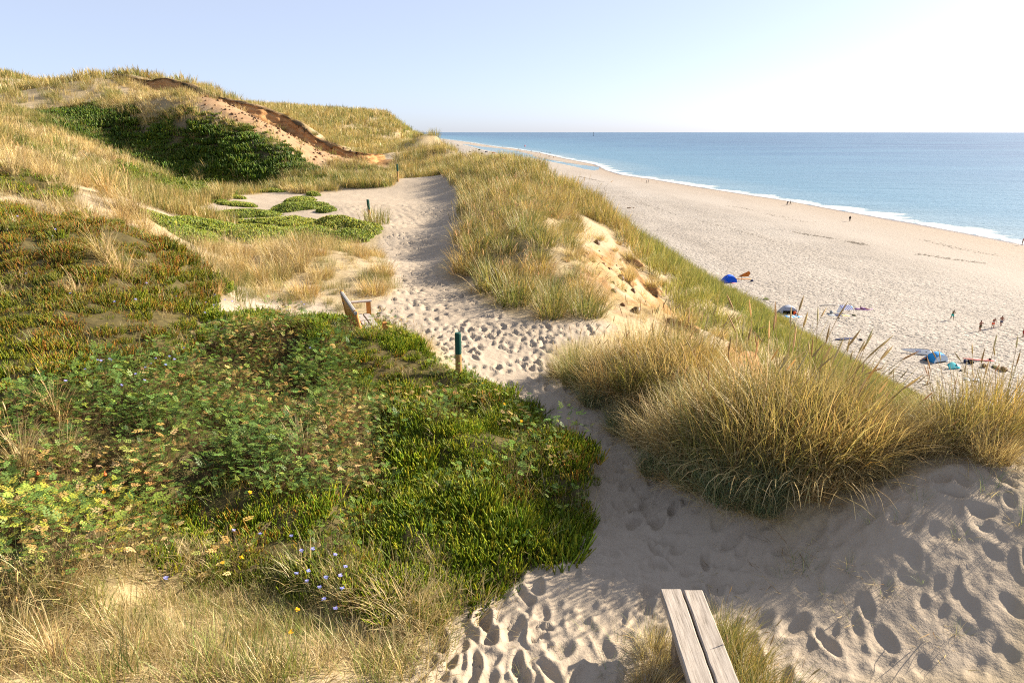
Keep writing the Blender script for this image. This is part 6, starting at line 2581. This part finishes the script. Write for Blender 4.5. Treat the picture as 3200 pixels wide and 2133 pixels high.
# striped shade
x, y, z = bp('striped_shade')
o = empty('beach_canopy', (x, y, z), 0.05)
SBLUE = fab('stripe_blue', (0.09, 0.12, 0.42))
for i in range(11):
    mb = MB()
    a0, a1 = -0.55 + 1.75 * i / 11, -0.55 + 1.75 * (i + 1) / 11
    mb.add([(a0, -0.35, 0.55), (a1, -0.35, 0.55 + 0.02), (a1 - 0.25, 0.55, 1.18), (a0 - 0.25, 0.55, 1.16)], [(0, 1, 2, 3)])
    mb.build('stripe', SBLUE if i % 2 == 0 else WHITE, o, thick=0.015)
mb = MB()
mb.add([(-0.56, -0.35, 0.55), (-0.81, 0.55, 1.16), (-1.55, -0.1, 0.1), (-1.35, -0.4, 0.08)], [(0, 1, 2, 3)])
mb.build('side_cloth', WHITE, o, thick=0.015)
for q_ in ((-0.54, -0.34, 0.55), (1.19, -0.34, 0.56), (-0.79, 0.54, 1.16), (0.93, 0.54, 1.17)):
    mb = MB()
    mb.tube([(q_[0], q_[1], -0.1), q_], 0.018, 6)
    mb.build('pole', M_DARKPOLE, o)
tag(o, 'blue and white striped sun shade on poles', 'sun shade')

# driftwood with a twig
x, y, z = bp('driftwood')
mb = MB()
mb.tube([(-1.7, -0.2, 0.05), (-1.0, 0.0, 0.16), (-0.2, 0.1, 0.22), (0.7, 0.12, 0.2), (1.8, 0.1, 0.12)], [0.05, 0.08, 0.1, 0.09, 0.05], 8)
mb.tube([(1.0, 0.12, 0.2), (2.1, 0.3, 0.5), (2.5, 0.4, 1.0), (2.5, 0.45, 1.6)], [0.03, 0.022, 0.016, 0.008], 5)
mb.tube([(-1.0, 0.0, 0.12), (-1.6, 0.1, -0.05)], [0.05, 0.03], 6)
o = mb.build('driftwood', plain('bleached_driftwood', (0.62, 0.58, 0.52), 0.85, 0.1, 0.15), smooth=True)
o.location = (x, y, z)
tag(o, 'long bleached driftwood branch lying on the trodden beach', 'driftwood')


def soft_bag(name, label, cat, nm, size, mat, k=0, group=None, straps=True):
    x, y, z = bp(nm, k)
    o = empty(name, (x, y, z), random.Random(nm).uniform(0, 3))
    sx_, sy_, sz_ = size
    mb = MB()
    mb.grid(lambda a, b: (sx_ / 2 * math.cos(2 * math.pi * a) * math.sin(math.pi * b) ** 0.6 * (1 + 0.12 * math.sin(6 * math.pi * a)), sy_ / 2 * math.sin(2 * math.pi * a) * math.sin(math.pi * b) ** 0.6, sz_ * (0.5 - 0.5 * math.cos(math.pi * b)) * (1 + 0.1 * math.sin(5 * a * 6.28))), 17, 9)
    mb.build('bag' if straps else 'cloth', mat, o, smooth=True)
    if straps:
        mb = MB()
        mb.tube([(-sx_ * 0.25, 0, sz_ * 0.8), (-sx_ * 0.15, 0.02, sz_ * 1.25), (sx_ * 0.15, 0.02, sz_ * 1.25), (sx_ * 0.25, 0, sz_ * 0.8)], 0.015, 6)
        mb.build('strap', mat, o)
    tag(o, label, cat, group)
    return o


soft_bag('beach_bag', 'dark bag right of the orange sail', 'bag', 'bag_dark', (0.7, 0.5, 0.35), NAVY)
soft_bag('beach_bag', 'grey blue bag on the grey towel', 'bag', 'bag_grey', (0.8, 0.5, 0.45), GREYC)
soft_bag('beach_bag', 'blue bag below the tip of the red paddle board', 'bag', 'bag_blue', (0.6, 0.45, 0.4), NAVY)
soft_bag('beach_bag', 'black bag below the middle of the red paddle board', 'bag', 'bag_black', (0.75, 0.5, 0.4), BLACK)
soft_bag('beach_bag', 'dark brown bag seen through the right grass stems', 'bag', 'bag_brown', (0.9, 0.55, 0.4), BROWN)
soft_bag('clothes_heap', 'heap of dark green clothes near the right edge', 'clothes', 'clothes', (1.3, 0.8, 0.22), OLV, straps=False)
soft_bag('basket', 'brown basket with dark cloth near the right edge', 'basket', 'basket', (1.2, 0.8, 0.45), BROWN)
soft_bag('shoe_pair', 'pair of dark shoes right of the turquoise shelter', 'shoes', 'shoes', (0.5, 0.35, 0.12), BLACK, straps=False)
soft_bag('shoe_pair', 'dark shoes right of the striped shade', 'shoes', 'shoes_dark', (0.9, 0.4, 0.16), OLV, straps=False)
soft_bag('shoe_pair', 'dark shoes before the striped shade', 'shoes', 'shoes_two', (0.5, 0.3, 0.12), BLACK, straps=False)
soft_bag('jacket', 'long dark jacket lying alone on the near beach', 'jacket', 'dark_jacket', (3.2, 0.7, 0.18), NAVY, straps=False)
soft_bag('cap', 'small dark cap right of the lying jacket', 'cap', 'dark_cap', (0.6, 0.4, 0.2), BLACK, straps=False)
for k in range(len(B['seaweed_heap'])):
    soft_bag('seaweed_heap', ('larger', 'smaller')[k] + ' dark heap of seaweed on the open middle beach', 'seaweed', 'seaweed_heap', ((1.8, 0.8, 0.3), (0.8, 0.5, 0.2))[k], BROWN, k=k, straps=False)

# ---------------------------------------------------------------- people in the foreground of the beach
def stand(nm, key, joints, label, rz, clothes, **kw):
    x, y, z = bp(nm)
    return person(key, joints, label, (x, y, z), rz, clothes, **kw)


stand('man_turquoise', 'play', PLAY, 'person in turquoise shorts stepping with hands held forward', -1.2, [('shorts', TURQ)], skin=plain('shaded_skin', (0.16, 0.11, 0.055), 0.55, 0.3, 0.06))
stand('man_olive', 'akimbo', AKIMBO, 'person in olive shorts with hands on hips', 0.2, [('shorts', OLV)], skin=M_TAN)
stand('man_orange', 'stoop', STOOP, 'person in bright orange shorts with white waistband leaning forward', -1.0, [('shorts', ORANGE), ('waistband', WHITE)], skin=M_TAN)
stand('man_black', 'walk', WALK, 'person in dark shorts with white waistband walking away', -0.5, [('shorts', NAVY), ('waistband', WHITE)], skin=M_TAN)
stand('man_red', 'stand', STAND, 'person in red shorts cut by the right edge', 0.4, [('shorts', REDC)], skin=M_TAN)
stand('seated_orange', 'sit', SIT, 'person in orange shirt sitting before the grey blue tent', -1.3, [('shirt', ORANGE), ('shorts', NAVY)])
stand('seated_child', 'sit', SIT, 'child without shirt sitting beside the orange shirt', -1.5, [('shorts', WHITE)], scale=0.72, hair=M_FAIR)
stand('lying_person', 'lie', LIE, 'person propped up on elbows on the purple towel', -1.75, [('shorts', PURP), ('shirt', PURP)], skin=M_TAN)
stand('sitter_tent', 'sit', SIT, 'person with fair hair crouching at the side of the pop-up tent', 0.8, [('shirt', NAVY), ('shorts', BLACK)], scale=0.9, hair=M_FAIR)
stand('couple_a', 'sit', SIT, 'left person of the couple sitting on the middle beach', -0.9, [('shorts', BLACK)], skin=M_TAN)
stand('couple_b', 'sit', SIT, 'right person of the couple sitting on the middle beach', -0.9, [('shorts', REDC)], skin=M_TAN)

for i, (x, y, what) in enumerate(BEACH_WALKERS):
    z = beach_ground(x, y)
    cl = {'child': [('shorts', NAVY)], 'red shirt': [('shirt', REDC), ('shorts', NAVY)], 'backpack': [('coat', BLACK), ('trousers', NAVY)], 'long dark coat': [('coat', BLACK), ('trousers', BLACK)],
          'pale swimsuit standing in the foam': [('shorts', GREYC)]}.get(what, [('shirt', NAVY), ('trousers', BLACK)])
    lab = {'pale swimsuit standing in the foam': 'person in pale swimsuit standing in the foam, leftmost of three', 'dark clothes stooping': 'person in dark clothes stooping in the foam beside two others',
           'dark trousers': 'tall person in dark trousers standing in the foam beside two others', 'child': 'small child in the foam right of three bathers', 'backpack': 'person in dark coat with backpack walking along the foam',
           'dark clothes': 'person in dark clothes walking beside the one with backpack', 'long dark coat': 'person in long dark coat walking alone at the water', 'red shirt': 'person in red shirt at the water by the right edge'}[what]
    key, jt = [('stand', STAND), ('stoop', STOOP), ('stand', STAND), ('walk', WALK), ('walk', WALK), ('walk', WALK), ('walk', WALK), ('stand', STAND)][i]
    pr = person(key, jt, lab, (x, y, max(z, -0.15)), 1.2 if i != 6 else 2.6, cl, scale=0.65 if what == 'child' else 1.1)
    if what == 'backpack':
        mb = MB()
        mb.box((0, -0.24, 1.28), (0.32, 0.22, 0.48), bev=0.05)
        bk = mb.build('backpack', NAVY)
        bk.location = pr.location
        bk.rotation_euler = pr.rotation_euler
        bk.scale = pr.scale
        tag(bk, 'dark backpack worn by the person walking along the foam', 'backpack')

# far figures, a few pixels tall: one low body with its clothes
def far_person_mesh(key, jt, shirt, shorts, skin):
    v, f, nrm, who, tt, cen = body_mesh(key + '_low', jt, 0)
    mats = [skin, shirt, shorts, M_HAIR]
    me_ = bpy.data.meshes.new('far_person')
    me_.from_pydata([tuple(p_) for p_ in v], [], f)
    for m in mats:
        me_.materials.append(m)
    thigh = [bone_id(n_) for n_ in ('knee_l', 'knee_r', 'hip_l', 'hip_r')]
    top = [bone_id(n_) for n_ in ('belly', 'chest', 'shoulder_l', 'shoulder_r')]
    mi = np.where(np.isin(who, thigh), 2, np.where(np.isin(who, top), 1, np.where(who == bone_id('crown'), 3, 0)))
    me_.polygons.foreach_set('material_index', mi.astype(np.int32))
    return me_


far_m = [far_person_mesh('stand', STAND, NAVY, BLACK, M_TAN), far_person_mesh('walk', WALK, M_TAN, NAVY, M_TAN), far_person_mesh('walk', WALK, REDC, BLACK, M_TAN), far_person_mesh('stand', STAND, M_TAN, BLACK, M_TAN)]
for i, (x, y) in enumerate(BEACH_FAR_PEOPLE):
    o = link(bpy.data.objects.new('person', far_m[(i * 7) % 4]))
    z = beach_ground(x, y)
    o.location = (x, y, max(z, -0.3))
    o.rotation_euler = (0, 0, i * 1.9)
    o.scale = (1.25, 1.25, 1.08)
    far_ = y > 900
    wet = z < 0.05
    tag(o, ('tiny distant person on the far end of the beach' if far_ else 'tiny distant person wading at the sandbar' if wet else 'tiny distant person on the sand behind the grassy ridge'), 'person',
        'people on the far beach' if far_ else 'people wading at the sandbar' if wet else 'people on the distant sand')
tcol = {'black': BLACK, 'green': OLV, 'teal': TEAL, 'red': REDC, 'dark': NAVY, 'brown': BROWN}
words = ['black beach shelter far down the beach', 'green beach shelter far down the beach behind the black one', 'teal beach tent far down the beach', 'reddish wind screen far down the beach near the lagoon', 'small dark shelter farthest down the beach', 'low brown wind screen far down the beach at left', 'low brown wind screen by the lagoon channel', 'dark shelter between the reddish screen and the black shelter', 'low brown screen alone on the distant sand']
for i, (x, y, cn) in enumerate(BEACH_FAR_TENTS):
    B['far_tent'] = [(x, y, beach_ground(x, y))]
    dome_tent('beach_shelter', words[i], 'far_tent', 4.2, 2.6, 2.0 if cn != 'brown' else 1.2, 0.3 * i - 1, tcol[cn], tcol[cn], 0.5, DARKIN)
M_STAKE = plain('grey_stake_wood', (0.16, 0.14, 0.12), 0.9, 0.1)
stake_order = sorted(BEACH_STAKES[:11], key=lambda m: m[0] / m[1])
for i, (x, y) in enumerate(BEACH_STAKES):
    mb = MB()
    mb.tube([(0, 0, -0.3), (0.02, 0, 0.6), (0.03, 0, 1.5 + 0.3 * math.sin(i * 2.1))], [0.07, 0.065, 0.06], 8)
    o = mb.build('beach_stake', M_STAKE)
    o.location = (x, y, beach_ground(x, y))
    tag(o, f'{ORD[stake_order.index((x, y))]} stake from left in the row of thin stakes below the ridge' if i < 11 else 'single grey stake standing alone on the middle beach', 'stake', 'stakes in the row' if i < 11 else None)
for (x, y) in BEACH_POLE:
    mb = MB()
    mb.tube([(0, 0, -0.3), (0, 0, 6.0)], [0.14, 0.10], 8)
    mb.box((0, 0, 6.1), (0.5, 0.3, 0.5))
    o = mb.build('beach_pole', M_STAKE)
    o.location = (x, y, beach_ground(x, y))
    tag(o, 'tall dark pole on the distant beach beside the lagoon', 'pole')
# navigation mark on the horizon and a red buoy
mb = MB()
mb.tube([(0, 0, -1), (0, 0, 24)], [1.6, 1.0], 8)
mb.box((0, 0, 25), (4.5, 4.5, 4))
mb.box((0, 0, 1), (9, 9, 3))
o = mb.build('sea_mark', plain('sea_mark_paint', (0.04, 0.05, 0.07), 0.6, 0.2))
o.location = (640, 5600, 0)
tag(o, 'slender dark sea mark standing on the horizon', 'sea mark')
mb = MB()
mb.tube([(0, 0, -0.5), (0, 0, 1.2), (0, 0, 1.8), (0, 0, 4.0)], [1.3, 1.3, 0.6, 0.2], 10)
o = mb.build('buoy', plain('buoy_red', (0.6, 0.04, 0.03), 0.5, 0.3))
o.location = (27, 1480, 0)
tag(o, 'small red buoy on the sea beyond the sandbar', 'buoy')

# ---------------------------------------------------------------- tufts on the beach at the foot of the dunes
bt = [tussock_proto('blue', 470 + i, n=110, radius=0.4, h=(0.3, 0.7), width=0.03, seeds=0) for i in range(2)]
for i, (x, y, s) in enumerate(BEACH_GRASS):
    o = empty('beach_grass_tuft', (x, y, beach_ground(x, y) - 0.03), i, s * 1.5)
    for nm, me_ in bt[i % 2]:
        ch = link(bpy.data.objects.new(nm, me_), o)
        ch['kind'] = 'stuff'
    tag(o, 'small tuft of pale green grass on the beach at the dune foot', 'grass tuft', 'grass tufts on the beach')

# ---------------------------------------------------------------- drift lines of dark seaweed
M_WEED = plain('dry_seaweed', (0.12, 0.105, 0.09), 0.95, 0.05, 0.4)


def drift_line(name, label, pts, width, per_m, size, seed):
    rng = np.random.default_rng(seed)
    P_ = np.array([p_[:2] for p_ in pts])
    seg = np.r_[0, np.cumsum(np.hypot(*np.diff(P_, axis=0).T))]
    n = int(seg[-1] * per_m)
    s = rng.random(n) * seg[-1]
    keep_ = vnoise(s / 6.0, np.full(n, seed * 3.3)) > 0.35
    s = s[keep_]
    n = len(s)
    x = np.interp(s, seg, P_[:, 0]) + rng.normal(0, width, n) + 1.2 * fbm(s / 9, np.full(n, seed * 1.0), 3)
    y = np.interp(s, seg, P_[:, 1]) + rng.normal(0, width, n)
    w = waterline(x, y)
    z = beach_height(x, y) + (w > 0) * sstep((w - 60) / 30) * 0.35 * fbm(x / 7, y / 7, 4)
    a = rng.random(n) * 6.28
    L = size * rng.uniform(0.5, 1.6, n)
    W_ = L * rng.uniform(0.25, 0.6, n)
    V_ = []
    for k in range(5):
        q_ = a + 2 * math.pi * k / 5
        V_.append(np.stack([x + L * np.cos(q_) * (0.6 + 0.8 * rng.random(n)), y + W_ * np.sin(q_) * (0.6 + 0.8 * rng.random(n)), z + 0.01], -1))
    V_.append(np.stack([x, y, z + 0.05 + 0.06 * rng.random(n)], -1))
    V_ = np.stack(V_, 1).reshape(-1, 3)
    F_ = np.array([(k, (k + 1) % 5, 5) for k in range(5)])
    F_ = (F_[None] + (np.arange(n) * 6)[:, None, None]).reshape(-1, 3)
    o = link(bpy.data.objects.new(name, mesh_from_arrays(name, V_, F_, [M_WEED])))
    tag(o, label, 'seaweed', kind='stuff')


drift_line('seaweed', 'faint upper drift line of dark seaweed near the water', BEACH_WRACK_A, 1.2, 3, 0.2, 1)
drift_line('seaweed', 'dark drift line of seaweed crossing the right beach', BEACH_WRACK_B, 0.6, 8, 0.26, 2)
drift_line('seaweed', 'long thin drift line along the middle of the beach', BEACH_WRACK_C, 0.9, 3, 0.16, 3)
drift_line('seaweed', 'distant curved drift line behind the lone tussock', BEACH_WRACK_D, 0.5, 4, 0.5, 4)
drift_line('seaweed', 'thin drift line at the upper right of the beach', BEACH_WRACK_E, 0.7, 4, 0.2, 5)
